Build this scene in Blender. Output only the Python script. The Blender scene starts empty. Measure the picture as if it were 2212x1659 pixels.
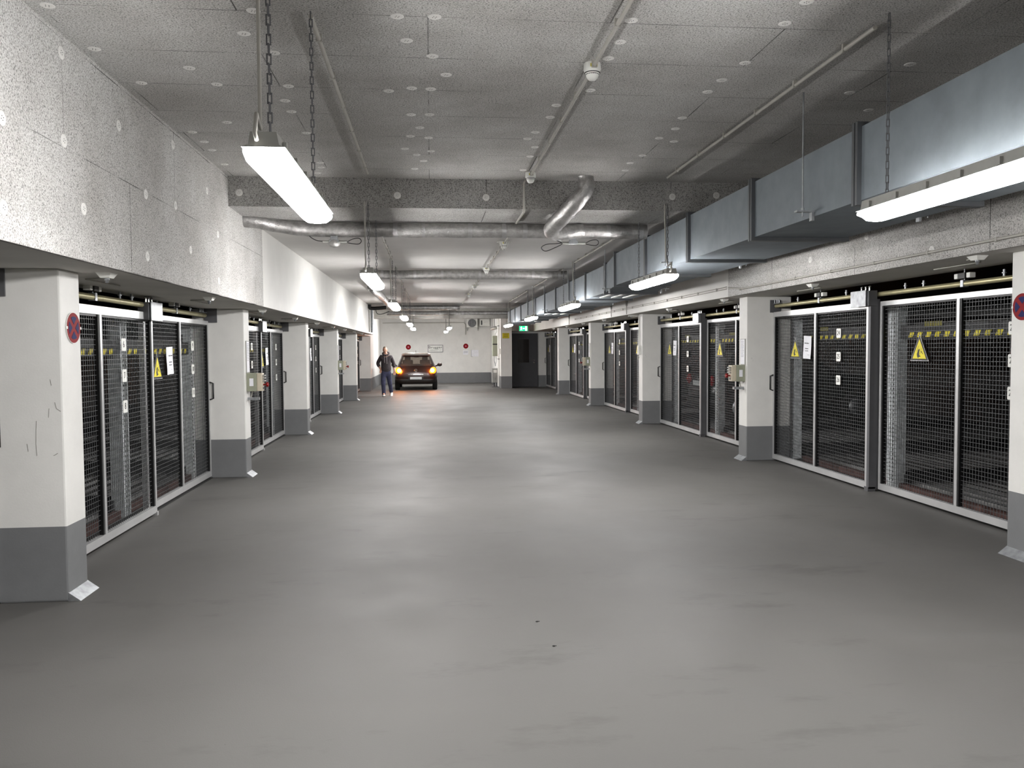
import bpy, bmesh, math, random
from mathutils import Matrix, Vector
random.seed(7)
D = bpy.data
SC = bpy.context.scene
COL = SC.collection
PI = math.pi

# ------------------------------------------------------------------ materials
def newmat(name):
    m = D.materials.new(name); m.use_nodes = True
    nt = m.node_tree; nt.nodes.clear()
    out = nt.nodes.new('ShaderNodeOutputMaterial')
    b = nt.nodes.new('ShaderNodeBsdfPrincipled')
    nt.links.new(b.outputs[0], out.inputs[0])
    return m, nt, b
def lin(c):
    return tuple((x/12.92 if x <= .04045 else ((x+.055)/1.055)**2.4) for x in c) + (1,)
def noise(nt, scale, detail=3, rough=.55, vec=None, sc=None):
    n = nt.nodes.new('ShaderNodeTexNoise'); n.inputs['Scale'].default_value = scale
    n.inputs['Detail'].default_value = detail; n.inputs['Roughness'].default_value = rough
    if vec is None:
        tc = nt.nodes.new('ShaderNodeTexCoord'); vec = tc.outputs['Object']
    if sc:
        mp = nt.nodes.new('ShaderNodeMapping'); mp.inputs['Scale'].default_value = sc
        nt.links.new(vec, mp.inputs[0]); vec = mp.outputs[0]
    nt.links.new(vec, n.inputs['Vector'])
    return n.outputs['Fac']
def ramp(nt, fac, stops):
    r = nt.nodes.new('ShaderNodeValToRGB'); nt.links.new(fac, r.inputs[0])
    e = r.color_ramp.elements
    while len(e) < len(stops): e.new(.5)
    for el, (p, c) in zip(e, stops): el.position = p; el.color = c if len(c) == 4 else lin(c)
    return r.outputs[0]
def bump(nt, b, fac, strength=.3, dist=.01):
    n = nt.nodes.new('ShaderNodeBump'); n.inputs['Strength'].default_value = strength
    n.inputs['Distance'].default_value = dist
    nt.links.new(fac, n.inputs['Height']); nt.links.new(n.outputs[0], b.inputs['Normal'])
def mathn(nt, op, a, b=None, c=None):
    n = nt.nodes.new('ShaderNodeMath'); n.operation = op
    for i, v in enumerate((a, b, c)):
        if v is None: continue
        if isinstance(v, (int, float)): n.inputs[i].default_value = v
        else: nt.links.new(v, n.inputs[i])
    return n.outputs[0]
def mixc(nt, fac, a, b):
    n = nt.nodes.new('ShaderNodeMix'); n.data_type = 'RGBA'
    if isinstance(fac, (int, float)): n.inputs[0].default_value = fac
    else: nt.links.new(fac, n.inputs[0])
    for i, v in ((6, a), (7, b)):
        if isinstance(v, tuple): n.inputs[i].default_value = v
        else: nt.links.new(v, n.inputs[i])
    return n.outputs[2]
def simple(name, c, rough=.5, metal=0., spec=.5, var=0., vs=8., bmp=0., bs=60.):
    m, nt, b = newmat(name)
    b.inputs['Roughness'].default_value = rough; b.inputs['Metallic'].default_value = metal
    b.inputs['Specular IOR Level'].default_value = spec
    f = noise(nt, vs, 4)
    k = var if var else .03
    lo = tuple(x*(1-k) for x in c); hi = tuple(min(1, x*(1+k)) for x in c)
    nt.links.new(ramp(nt, f, [(.3, lo), (.7, hi)]), b.inputs['Base Color'])
    if bmp: bump(nt, b, noise(nt, bs, 4), bmp, .01)
    return m
def emit(name, c, s):
    m, nt, b = newmat(name)
    b.inputs['Base Color'].default_value = lin(c)
    b.inputs['Emission Color'].default_value = lin(c); b.inputs['Emission Strength'].default_value = s
    return m

def woodwool(name, joints=None, bright=1.0):
    """pressed wood wool insulation boards: pale grey with dark fibres and board joints"""
    m, nt, b = newmat(name)
    b.inputs['Roughness'].default_value = .95; b.inputs['Specular IOR Level'].default_value = .1
    tc = nt.nodes.new('ShaderNodeTexCoord'); P = tc.outputs['Object']
    f1 = noise(nt, 105, 6, .72, P, (1, 1.2, 1)); f2 = noise(nt, 1.3, 3, .6, P); f3 = noise(nt, 190, 4, .75, P)
    k = lambda *c: tuple(x*bright for x in c)
    base = ramp(nt, f1, [(.34, k(.26, .255, .25)), (.41, k(.60, .595, .585)), (.50, k(.83, .825, .815)), (.70, k(.92, .915, .91))])
    fine = ramp(nt, f3, [(.34, (.50, .49, .47)), (.43, (1, 1, 1))])
    mx = nt.nodes.new('ShaderNodeMix'); mx.data_type = 'RGBA'; mx.blend_type = 'MULTIPLY'; mx.inputs[0].default_value = .8
    nt.links.new(base, mx.inputs[6]); nt.links.new(fine, mx.inputs[7]); base = mx.outputs[2]
    blot = ramp(nt, f2, [(.3, (.84, .83, .82)), (.7, (1, 1, 1))])
    mx = nt.nodes.new('ShaderNodeMix'); mx.data_type = 'RGBA'; mx.blend_type = 'MULTIPLY'; mx.inputs[0].default_value = .8
    nt.links.new(base, mx.inputs[6]); nt.links.new(blot, mx.inputs[7]); base = mx.outputs[2]
    if joints:
        s = nt.nodes.new('ShaderNodeSeparateXYZ'); nt.links.new(P, s.inputs[0])
        ax, a0, aw, bx, b0, bw = joints
        a = mathn(nt, 'DIVIDE', mathn(nt, 'SUBTRACT', s.outputs[ax], a0), aw)
        row = mathn(nt, 'FLOOR', a); fr = mathn(nt, 'FRACT', a)
        l1 = mathn(nt, 'LESS_THAN', mathn(nt, 'MULTIPLY', fr, aw), .006)
        odd = mathn(nt, 'MULTIPLY', mathn(nt, 'MODULO', mathn(nt, 'ADD', row, 100.), 2.), bw*.5)
        q = mathn(nt, 'DIVIDE', mathn(nt, 'SUBTRACT', mathn(nt, 'ADD', s.outputs[bx], odd), b0), bw)
        l2 = mathn(nt, 'LESS_THAN', mathn(nt, 'MULTIPLY', mathn(nt, 'FRACT', mathn(nt, 'ADD', q, 50.)), bw), .008)
        j = mathn(nt, 'MAXIMUM', l1, l2)
        j = mathn(nt, 'MULTIPLY', j, ramp(nt, noise(nt, 2.2, 2, .5, P), [(.38, (.05,)*3+(1,)), (.62, (.8,)*3+(1,))]))
        base = mixc(nt, j, base, lin((.16, .15, .14)))
    nt.links.new(base, b.inputs['Base Color'])
    bump(nt, b, f1, .5, .008)
    return m

def twotone(name, h=.5, white=(.87, .865, .85), grey=(.45, .455, .46)):
    """white wall paint with a grey dado up to h"""
    m, nt, b = newmat(name)
    b.inputs['Roughness'].default_value = .55
    g = nt.nodes.new('ShaderNodeNewGeometry'); s = nt.nodes.new('ShaderNodeSeparateXYZ')
    nt.links.new(g.outputs['Position'], s.inputs[0])
    tc = nt.nodes.new('ShaderNodeTexCoord'); P = tc.outputs['Object']
    up = mathn(nt, 'GREATER_THAN', s.outputs[2], h)
    w = ramp(nt, noise(nt, 3, 5, .6, P), [(.3, tuple(x*.965 for x in white)), (.6, white)])
    scuff = ramp(nt, noise(nt, 9, 4, .7, P, (1, 1, .35)), [(.26, (.55, .54, .53)), (.31, (1, 1, 1))])
    mx = nt.nodes.new('ShaderNodeMix'); mx.data_type = 'RGBA'; mx.blend_type = 'MULTIPLY'; mx.inputs[0].default_value = .35
    nt.links.new(w, mx.inputs[6]); nt.links.new(scuff, mx.inputs[7])
    gr = ramp(nt, noise(nt, 4, 4, .6, P), [(.3, tuple(x*.94 for x in grey)), (.7, grey)])
    nt.links.new(mixc(nt, up, gr, mx.outputs[2]), b.inputs['Base Color'])
    bump(nt, b, noise(nt, 90, 3, .6, P), .12, .004)
    return m

def floormat():
    m, nt, b = newmat('floor_coating')
    tc = nt.nodes.new('ShaderNodeTexCoord'); P = tc.outputs['Object']
    a = ramp(nt, noise(nt, .55, 5, .62, P), [(.3, (.312, .307, .297)), (.55, (.334, .329, .319)), (.75, (.350, .345, .335))])
    st = ramp(nt, noise(nt, 1.6, 5, .7, P, (.6, 1.5, 1)), [(.28, (.83, .825, .82)), (.42, (1, 1, 1))])
    mx = nt.nodes.new('ShaderNodeMix'); mx.data_type = 'RGBA'; mx.blend_type = 'MULTIPLY'; mx.inputs[0].default_value = .8
    nt.links.new(a, mx.inputs[6]); nt.links.new(st, mx.inputs[7])
    sp = ramp(nt, noise(nt, 14, 3, .6, P), [(.2, (.35, .33, .31)), (.225, (1, 1, 1))])
    m2 = nt.nodes.new('ShaderNodeMix'); m2.data_type = 'RGBA'; m2.blend_type = 'MULTIPLY'; m2.inputs[0].default_value = .7
    nt.links.new(mx.outputs[2], m2.inputs[6]); nt.links.new(sp, m2.inputs[7])
    nt.links.new(m2.outputs[2], b.inputs['Base Color'])
    r = ramp(nt, noise(nt, 1.1, 4, .6, P), [(.3, (.56,)*3+(1,)), (.7, (.70,)*3+(1,))])
    nt.links.new(r, b.inputs['Roughness'])
    b.inputs['Specular IOR Level'].default_value = .45
    bump(nt, b, noise(nt, 160, 3, .6, P), .18, .003)
    return m

def ribbed(name, c, axis, period, rough=.35, metal=.75, strength=.25):
    m, nt, b = newmat(name)
    b.inputs['Roughness'].default_value = rough; b.inputs['Metallic'].default_value = metal
    tc = nt.nodes.new('ShaderNodeTexCoord'); s = nt.nodes.new('ShaderNodeSeparateXYZ')
    nt.links.new(tc.outputs['Object'], s.inputs[0])
    f = mathn(nt, 'FRACT', mathn(nt, 'DIVIDE', s.outputs[axis], period))
    l = mathn(nt, 'LESS_THAN', mathn(nt, 'ABSOLUTE', mathn(nt, 'SUBTRACT', f, .5)), .06)
    col = ramp(nt, noise(nt, 5, 5, .6), [(.3, tuple(x*.9 for x in c)), (.7, c)])
    nt.links.new(col, b.inputs['Base Color'])
    bump(nt, b, l, strength, .004)
    return m

def foilmat():
    m, nt, b = newmat('aluminium_foil')
    b.inputs['Metallic'].default_value = .8; b.inputs['Roughness'].default_value = .42
    f = noise(nt, 14, 5, .65)
    nt.links.new(ramp(nt, f, [(.3, (.58, .57, .56)), (.7, (.76, .755, .75))]), b.inputs['Base Color'])
    bump(nt, b, f, .55, .02)
    return m

M = {}
M['wool_c'] = woodwool('wood_wool_ceiling', (1, 4.46, .6215, 0, 0., 2.), .98)
M['wool_w'] = woodwool('wood_wool_wall', (2, 2.19, .61, 1, 5.86, 2.), 1.0)
M['wool_b'] = woodwool('wood_wool_beam', (2, 1.0, 4., 0, .6, 2.), .88)
M['wool_far'] = woodwool('wood_wool_far', None, .8)
M['paint'] = twotone('wall_paint')
M['plain_white'] = simple('white_paint', (.87, .865, .85), .6, var=.02, vs=2)
M['ceil_white'] = simple('ceiling_paint', (.82, .81, .80), .7, var=.03, vs=1.5)
M['soffit'] = simple('soffit_paint', (.80, .79, .77), .75, var=.04, vs=2)
M['concrete'] = simple('bare_concrete', (.56, .55, .53), .8, var=.08, vs=5)
M['liftdark'] = simple('dark_lift_steel', (.12, .12, .125), .55, .2)
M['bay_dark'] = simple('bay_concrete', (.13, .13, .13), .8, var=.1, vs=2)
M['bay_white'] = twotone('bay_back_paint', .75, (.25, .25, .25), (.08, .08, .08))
M['floor'] = floormat()
M['alu'] = simple('aluminium_profile', (.80, .80, .80), .38, .55, var=.04, vs=3)
M['wire'] = simple('galvanised_wire', (.32, .325, .33), .5, .3)
M['black'] = simple('black_plastic', (.045, .045, .05), .45)
M['darkgrey'] = simple('dark_steel', (.34, .34, .35), .5, .1)
M['galv'] = simple('galvanised_steel', (.62, .63, .64), .4, .7, var=.12, vs=14)
M['rail'] = simple('zinc_yellow_tube', (.74, .71, .56), .35, .6, var=.06)
M['lampgrey'] = simple('lamp_housing_plastic', (.60, .60, .58), .5)
M['conduit'] = simple('grey_conduit_plastic', (.66, .65, .62), .5)
M['white_pl'] = simple('white_plastic', (.88, .88, .86), .4)
M['lamp_on'] = emit('lamp_diffuser_lit', (.99, .984, .98), 60.)
M['lamp_off'] = simple('lamp_diffuser_unlit', (.85, .84, .8), .4)
M['foil'] = foilmat()
M['tape'] = simple('foil_tape', (.74, .74, .74), .3, .9, bmp=.5, bs=40)
M['duct'] = ribbed('duct_sheet', (.50, .53, .555), 1, .105, .6, .3)
M['duct_b'] = simple('duct_flange', (.40, .41, .42), .4, .7)
M['yellow'] = simple('yellow_sign', (.84, .78, .05), .45)
M['dimyellow'] = simple('faded_yellow_label', (.42, .40, .10), .6)
M['scuff'] = simple('rubber_scuff', (.50, .49, .47), .8)
M['ink'] = simple('black_ink', (.06, .05, .05), .5)
M['greyink'] = simple('grey_ink', (.45, .45, .46), .6)
M['paper'] = simple('white_paper', (.90, .90, .92), .6)
M['red'] = simple('red_sign', (.50, .02, .06), .6, 0, .15)
M['blue'] = simple('blue_sign', (.06, .08, .31), .6, 0, .15)
M['redbtn'] = simple('red_button', (.50, .03, .04), .3)
M['boxgrey'] = simple('control_box_grey', (.56, .57, .50), .45)
M['beige'] = simple('beige_panel', (.76, .72, .64), .5)
M['washer'] = simple('washer_plastic', (.90, .895, .88), .6)
M['post'] = simple('post_galvanised', (.80, .815, .82), .55, .0, var=.15, vs=18)
M['deck'] = ribbed('platform_sheet', (.36, .355, .35), 0, .12, .42, .55, .8)
M['rust'] = simple('reddish_primer_steel', (.34, .24, .22), .6, .2, var=.2, vs=12)
M['door'] = simple('anthracite_door', (.25, .25, .265), .5, .1)
M['door_glass'] = simple('dark_door_glass', (.03, .03, .035), .1)
M['green'] = emit('exit_green', (.05, .72, .42), 1.3)
M['exitwhite'] = emit('exit_white', (.85, 1., .95), 3.0)
M['hazard'] = None
M['carpaint'] = simple('dark_brown_car_paint', (.20, .148, .137), .25, .2)
M['carblack'] = simple('black_car_paint', (.05, .05, .055), .2, .3)
M['roofpaint'] = simple('light_roof_paint', (.75, .73, .70), .25, .2)
M['tyre'] = simple('tyre_rubber', (.05, .05, .05), .8)
M['trim_black'] = simple('unpainted_bumper', (.07, .065, .06), .6)
M['seat'] = simple('seat_fabric', (.09, .075, .07), .9)
M['chrome'] = simple('chrome', (.88, .88, .88), .12, 1.)
M['amber'] = emit('amber_indicator', (1., .55, .12), 90.)
M['amberlens'] = emit('lit_amber_lens', (.95, .32, .03), 5.)
M['redlens'] = simple('red_lens', (.55, .02, .05), .15)
M['plate'] = simple('plain_number_plate', (.78, .80, .80), .4)
M['skin'] = simple('skin', (.84, .64, .54), .55)
M['hair'] = simple('greying_hair', (.52, .46, .40), .8, bmp=.6, bs=200)
M['hoodie'] = simple('charcoal_hoodie', (.25, .225, .235), .9, var=.12, vs=20, bmp=.4, bs=30)
M['jeans'] = simple('blue_jeans', (.25, .255, .35), .9, var=.15, vs=12, bmp=.3, bs=40)
M['shoe'] = simple('white_shoe', (.86, .84, .82), .6)
M['sole'] = simple('dark_sole', (.25, .22, .2), .7)
M['cord'] = simple('pale_cord', (.75, .73, .72), .7)
M['mouth'] = simple('lip', (.55, .32, .28), .5)
M['eye'] = simple('eye_dark', (.12, .09, .08), .3)
def glassmat():
    m, nt, b = newmat('tinted_glass')
    b.inputs['Base Color'].default_value = lin((.75, .73, .70)); b.inputs['Roughness'].default_value = .03
    tr = nt.nodes.new('ShaderNodeBsdfTransparent'); tr.inputs[0].default_value = (.55, .52, .48, 1)
    mix = nt.nodes.new('ShaderNodeMixShader'); mix.inputs[0].default_value = .14
    out = [n for n in nt.nodes if n.type == 'OUTPUT_MATERIAL'][0]
    nt.links.new(tr.outputs[0], mix.inputs[1]); nt.links.new(b.outputs[0], mix.inputs[2])
    nt.links.new(mix.outputs[0], out.inputs[0])
    return m
M['glass'] = glassmat()

# ------------------------------------------------------------------ mesh builder
class MB:
    def __init__(s): s.v = []; s.f = []; s.m = []; s.cur = 0; s.sm = []; s.smooth = False
    def add(s, vs, fs, smooth=None):
        o = len(s.v); s.v += [tuple(p) for p in vs]
        for f in fs: s.f.append(tuple(i+o for i in f)); s.m.append(s.cur); s.sm.append(s.smooth if smooth is None else smooth)
        return s
    def box(s, x0, x1, y0, y1, z0, z1):
        vs = [(x, y, z) for z in (z0, z1) for y in (y0, y1) for x in (x0, x1)]
        return s.add(vs, [(0, 2, 3, 1), (4, 5, 7, 6), (0, 1, 5, 4), (2, 6, 7, 3), (0, 4, 6, 2), (1, 3, 7, 5)], False)
    def cbox(s, c, d, b=0.):
        """bevelled box: centre, full dims"""
        x, y, z = (k/2 for k in d)
        if not b: return s.box(c[0]-x, c[0]+x, c[1]-y, c[1]+y, c[2]-z, c[2]+z)
        bm = bmesh.new(); bmesh.ops.create_cube(bm, size=1)
        for v in bm.verts: v.co = Vector((v.co.x*2*x, v.co.y*2*y, v.co.z*2*z))
        bmesh.ops.bevel(bm, geom=list(bm.edges), offset=b, segments=2, profile=.6, affect='EDGES')
        bm.verts.index_update()
        s.add([(v.co.x+c[0], v.co.y+c[1], v.co.z+c[2]) for v in bm.verts], [[v.index for v in f.verts] for f in bm.faces], False)
        bm.free(); return s
    def tube(s, pts, r, n=8, cap=True, closed=False):
        pts = [Vector(p) for p in pts]; rs = r if isinstance(r, (list, tuple)) else [r]*len(pts)
        N = len(pts); prev = None; vs = []
        for i, p in enumerate(pts):
            a = pts[(i-1) % N] if (closed or i > 0) else p; c = pts[(i+1) % N] if (closed or i < N-1) else p
            t = (c-a); t = t.normalized() if t.length > 1e-9 else Vector((0, 0, 1))
            if prev is None:
                u = Vector((0, 0, 1)) if abs(t.z) < .9 else Vector((1, 0, 0))
                u = (u - t*u.dot(t)).normalized()
            else:
                u = prev - t*prev.dot(t)
                u = u.normalized() if u.length > 1e-6 else t.orthogonal().normalized()
            prev = u; w = t.cross(u)
            for k in range(n):
                a_ = 2*PI*k/n; vs.append(p + (u*math.cos(a_)+w*math.sin(a_))*rs[i])
        fs = []
        for i in range(N if closed else N-1):
            j = (i+1) % N
            for k in range(n): fs.append((i*n+k, i*n+(k+1) % n, j*n+(k+1) % n, j*n+k))
        s.add(vs, fs, n > 5)
        if cap and not closed: s.add(vs[:n], [tuple(range(n))[::-1]], False); s.add(vs[-n:], [tuple(range(n))], False)
        return s
    def cyl(s, a, b, r, n=16): return s.tube([a, b], r, n)
    def lathe(s, prof, c=(0, 0, 0), n=24, axis='z'):
        vs = []; N = len(prof)
        for r, h in prof:
            for k in range(n):
                a = 2*PI*k/n; x, y = r*math.cos(a), r*math.sin(a)
                vs.append((c[0]+x, c[1]+y, c[2]+h) if axis == 'z' else (c[0]+h, c[1]+x, c[2]+y) if axis == 'x' else (c[0]+x, c[1]+h, c[2]+y))
        fs = [(i*n+k, i*n+(k+1) % n, (i+1)*n+(k+1) % n, (i+1)*n+k) for i in range(N-1) for k in range(n)]
        s.add(vs, fs, n > 8); s.add(vs[:n], [tuple(range(n))[::-1]], False); s.add(vs[-n:], [tuple(range(n))], False)
        return s
    def prism(s, poly, z0, z1):
        n = len(poly); vs = [(x, y, z0) for x, y in poly]+[(x, y, z1) for x, y in poly]
        return s.add(vs, [tuple(range(n))[::-1], tuple(range(n, 2*n))]+[(i, (i+1) % n, (i+1) % n+n, i+n) for i in range(n)], False)
    def ball(s, c, r, n=12, sc=(1, 1, 1)):
        vs = []; m = n//2
        for i in range(m+1):
            th = PI*i/m
            for k in range(n):
                a = 2*PI*k/n; vs.append((c[0]+r*sc[0]*math.sin(th)*math.cos(a), c[1]+r*sc[1]*math.sin(th)*math.sin(a), c[2]+r*sc[2]*math.cos(th)))
        return s.add(vs, [(i*n+k, (i+1)*n+k, (i+1)*n+(k+1) % n, i*n+(k+1) % n) for i in range(m) for k in range(n)], True)
    def mesh(s, name, mats):
        me = D.meshes.new(name); me.from_pydata(s.v, [], s.f)
        for m in (mats if isinstance(mats, (list, tuple)) else [mats]): me.materials.append(m)
        me.polygons.foreach_set('material_index', s.m); me.polygons.foreach_set('use_smooth', s.sm)
        me.update(); return me
    def build(s, name, mats, parent=None, Mx=None):
        o = D.objects.new(name, s.mesh(name, mats)); COL.objects.link(o)
        if parent: o.parent = parent
        if Mx is not None: o.matrix_basis = Mx
        return o
    def world(s, name, mats, org=None):
        """top-level object whose vertices are given in world space; origin moved to its base"""
        if org is None:
            xs, ys, zs = zip(*s.v); org = ((min(xs)+max(xs))/2, (min(ys)+max(ys))/2, min(zs))
        s.v = [(x-org[0], y-org[1], z-org[2]) for x, y, z in s.v]
        return s.build(name, mats, None, Matrix.Translation(org))

def tag(o, label, cat, group=None, kind=None):
    if label: o['label'] = label
    if cat: o['category'] = cat
    if group: o['group'] = group
    if kind: o['kind'] = kind
    return o
def thing(name, label, cat, Mx=None, group=None):
    o = D.objects.new(name, None); COL.objects.link(o)
    if Mx is not None: o.matrix_basis = Mx
    return tag(o, label, cat, group)
def copy_tree(o, Mx=None, label=None, group=None):
    c = o.copy(); COL.objects.link(c)
    if Mx is not None: c.matrix_basis = Mx
    if label: c['label'] = label
    if group: c['group'] = group
    for ch in list(o.children):
        d = copy_tree(ch); d.parent = c
    return c
def struct(o): o['kind'] = 'structure'; return o
def T(x, y, z): return Matrix.Translation((x, y, z))
# wall frames: local x = right as a viewer sees it, y = up, z = out of the wall
ROT = {'L': Matrix(((0, 0, 1, 0), (1, 0, 0, 0), (0, 1, 0, 0), (0, 0, 0, 1))),
       'R': Matrix(((0, 0, -1, 0), (-1, 0, 0, 0), (0, 1, 0, 0), (0, 0, 0, 1))),
       'F': Matrix(((1, 0, 0, 0), (0, 0, -1, 0), (0, 1, 0, 0), (0, 0, 0, 1)))}
def FR(k, x, y, z): return T(x, y, z) @ ROT[k]

_tc = {}
def textmesh(txt, size, align='CENTER'):
    key = (txt, size, align)
    if key in _tc: return _tc[key]
    cu = D.curves.new('lettering', 'FONT'); cu.body = txt; cu.size = size; cu.align_x = align; cu.align_y = 'CENTER'
    cu.extrude = .0006; cu.resolution_u = 3
    o = D.objects.new('lettering', cu); COL.objects.link(o)
    bpy.context.view_layer.update()
    dg = bpy.context.evaluated_depsgraph_get()
    me = D.meshes.new_from_object(o.evaluated_get(dg)); D.objects.remove(o)
    _tc[key] = me; return me
def text(name, txt, size, mat, parent, x=0, y=0, z=0, sx=1., align='CENTER'):
    me = textmesh(txt, size, align).copy(); me.materials.clear(); me.materials.append(mat)
    o = D.objects.new(name, me); COL.objects.link(o); o.parent = parent
    o.matrix_basis = T(x, y, z) @ Matrix.Diagonal((sx, 1, 1, 1)); return o

# ------------------------------------------------------------------ layout (metres)
XL, XR = -2.40, 4.54            # pillar faces
BL, BR = -2.05, 4.28            # bulkhead faces
ZL, ZR = 2.19, 2.375            # soffits
ZC, ZW = 3.437, 3.14            # ceilings
PLY = [.30, 5.56, 10.775, 16.05, 21.25, 26.63]          # near face of each left pillar
PRY = [.15, 5.66, 11.31, 17.13, 22.82, 28.64]
YBACK = 39.6

# ------------------------------------------------------------------ shell
b = MB().box(-8.6, 11., -9.2, 40.4, -.12, 0); struct(b.world('floor', M['floor']))
b = MB().box(BL, BR, -9, 8.63, ZC, 3.6); struct(b.world('ceiling', M['wool_c'], (0, 0, 0)))
b = MB().box(BL, BR, 9.54, 26.15, ZW, 3.6); struct(b.world('ceiling', M['ceil_white']))
b = MB().box(BL, BR, 26.15, 29.9, ZW, 3.6); struct(b.world('ceiling', M['wool_far'], (0, 0, 0)))
b = MB().box(-2.4, 4.9, 30.3, YBACK, ZW, 3.6); struct(b.world('ceiling', M['ceil_white']))
b = MB().box(BL, BR, 8.63, 9.54, 3.13, 3.6)
o = struct(b.world('trim_1', M['wool_b'], (0, 0, 0)))
b = MB().box(-2.4, 4.9, 29.9, 30.3, 2.776, 3.6); struct(b.world('trim_2', M['concrete']))
# bulkheads
b = MB().box(-2.95, BL-.03, -9, 10.29, ZL, 3.6); b.box(-2.95, BL, 10.29, 29.9, ZL, 3.6)
b.box(-2.95, -2.40, 29.9, YBACK, ZL, 3.6)
struct(b.world('wall_left', M['soffit']))
b = MB().box(BL-.002, BL+.001, 10.29, 29.9, ZL+.001, 3.139); struct(b.world('wall_left', M['plain_white']))
b = MB().box(-2.402, -2.399, 29.9, YBACK, ZL+.001, 3.139); struct(b.world('wall_left', M['plain_white']))
b = MB().box(BL-.03, BL, -9, 10.29, ZL, ZC); struct(b.world('wall_left', M['wool_w'], (0, 0, 0)))
b = MB().box(BR+.03, 5.12, -9, 11.37, ZR, 3.6); b.box(BR, 5.12, 11.37, 34.6, ZR, 3.6)
struct(b.world('wall_right', M['soffit']))
b = MB().box(BR-.001, BR+.002, 11.37, 33.6, ZR+.001, 3.139); struct(b.world('wall_right', M['plain_white']))
b = MB().box(BR, BR+.03, -9, 11.37, ZR, ZC); struct(b.world('wall_right', M['wool_w'], (0, 0, 0)))
# far end
b = MB().box(-2.9, 2.9, YBACK, YBACK+.3, 0, 3.6); struct(b.world('wall_back', M['paint']))
b = MB().box(-3.05, XL, 32.86, YBACK+.3, 0, ZL); struct(b.world('wall_left', M['paint']))
b = MB().box(2.9, 3.36, 33.6, YBACK+.3, 0, 3.14); struct(b.world('wall_right', M['paint']))
b = MB().box(3.36, 4.28, 33.6, 33.95, 2.39, 3.14); struct(b.world('trim_3', M['concrete']))
b = MB().box(3.36, 3.41, 34.6, 34.9, 0, 2.6).box(4.57, 5.2, 34.6, 34.9, 0, 2.6).box(3.41, 4.57, 34.6, 34.9, 2.3, 2.6)
struct(b.world('wall_back', M['paint']))
b = MB().box(3.36, 4.6, 33.95, 34.95, 2.39, 2.6); struct(b.world('ceiling', M['soffit']))
b = MB().box(-2.95, 5.12, -9.2, -9.0, 0, 3.6); struct(b.world('wall_front', M['paint']))
# parking halls behind the gates
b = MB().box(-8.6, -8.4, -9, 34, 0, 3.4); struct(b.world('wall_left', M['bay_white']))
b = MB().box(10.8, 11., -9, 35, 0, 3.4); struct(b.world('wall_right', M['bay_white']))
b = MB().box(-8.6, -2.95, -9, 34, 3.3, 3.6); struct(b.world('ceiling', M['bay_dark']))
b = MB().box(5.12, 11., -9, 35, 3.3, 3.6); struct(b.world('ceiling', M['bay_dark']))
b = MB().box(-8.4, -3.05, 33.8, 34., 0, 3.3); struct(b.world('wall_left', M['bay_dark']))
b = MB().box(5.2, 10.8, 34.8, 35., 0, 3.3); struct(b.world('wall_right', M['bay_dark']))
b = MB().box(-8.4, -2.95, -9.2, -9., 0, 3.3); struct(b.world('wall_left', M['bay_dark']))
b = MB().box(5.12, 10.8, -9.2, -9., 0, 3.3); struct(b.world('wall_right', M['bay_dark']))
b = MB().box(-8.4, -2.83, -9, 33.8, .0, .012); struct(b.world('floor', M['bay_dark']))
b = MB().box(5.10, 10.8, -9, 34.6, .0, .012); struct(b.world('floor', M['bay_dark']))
# solid walls beside and behind the camera
b = MB().box(-3.05, XL, -9, -4.9, 0, ZL); struct(b.world('wall_left', M['paint']))
b = MB().box(XR, 5.2, -9, -5.2, 0, ZR); struct(b.world('wall_right', M['paint']))

# door
d = D.objects.new('door_1', None); COL.objects.link(d); d.matrix_basis = FR('F', 3.41, 34.6, 0); struct(d)
f = MB().box(0, .05, 0, 2.3, 0, .05).box(1.11, 1.16, 0, 2.3, 0, .05).box(.05, 1.11, 2.25, 2.3, 0, .05); f.build('door_frame', M['door'], d)
f = MB().box(.05, 1.11, .01, 1.05, -.05, 0).box(.05, 1.11, 2.05, 2.25, -.05, 0).box(.05, .30, 1.05, 2.05, -.05, 0).box(.79, 1.11, 1.05, 2.05, -.05, 0)
lf = f.build('door_leaf', M['door'], d)
MB().box(.30, .79, 1.05, 2.05, -.03, -.02).build('window_pane', M['door_glass'], lf)
MB().box(.385, .40, 1.05, 2.05, -.02, -.012).build('glass_reflection_strip', M['galv'], lf) if 0 else None
h = MB().cyl((1.0, 1.15, 0), (1.0, 1.15, .05), .025).tube([(1.0, 1.15, .05), (.88, 1.15, .055)], .011).cyl((1.0, 1.05, 0), (1.0, 1.05, .012), .03)
h.build('door_handle', M['chrome'], d)

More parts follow.
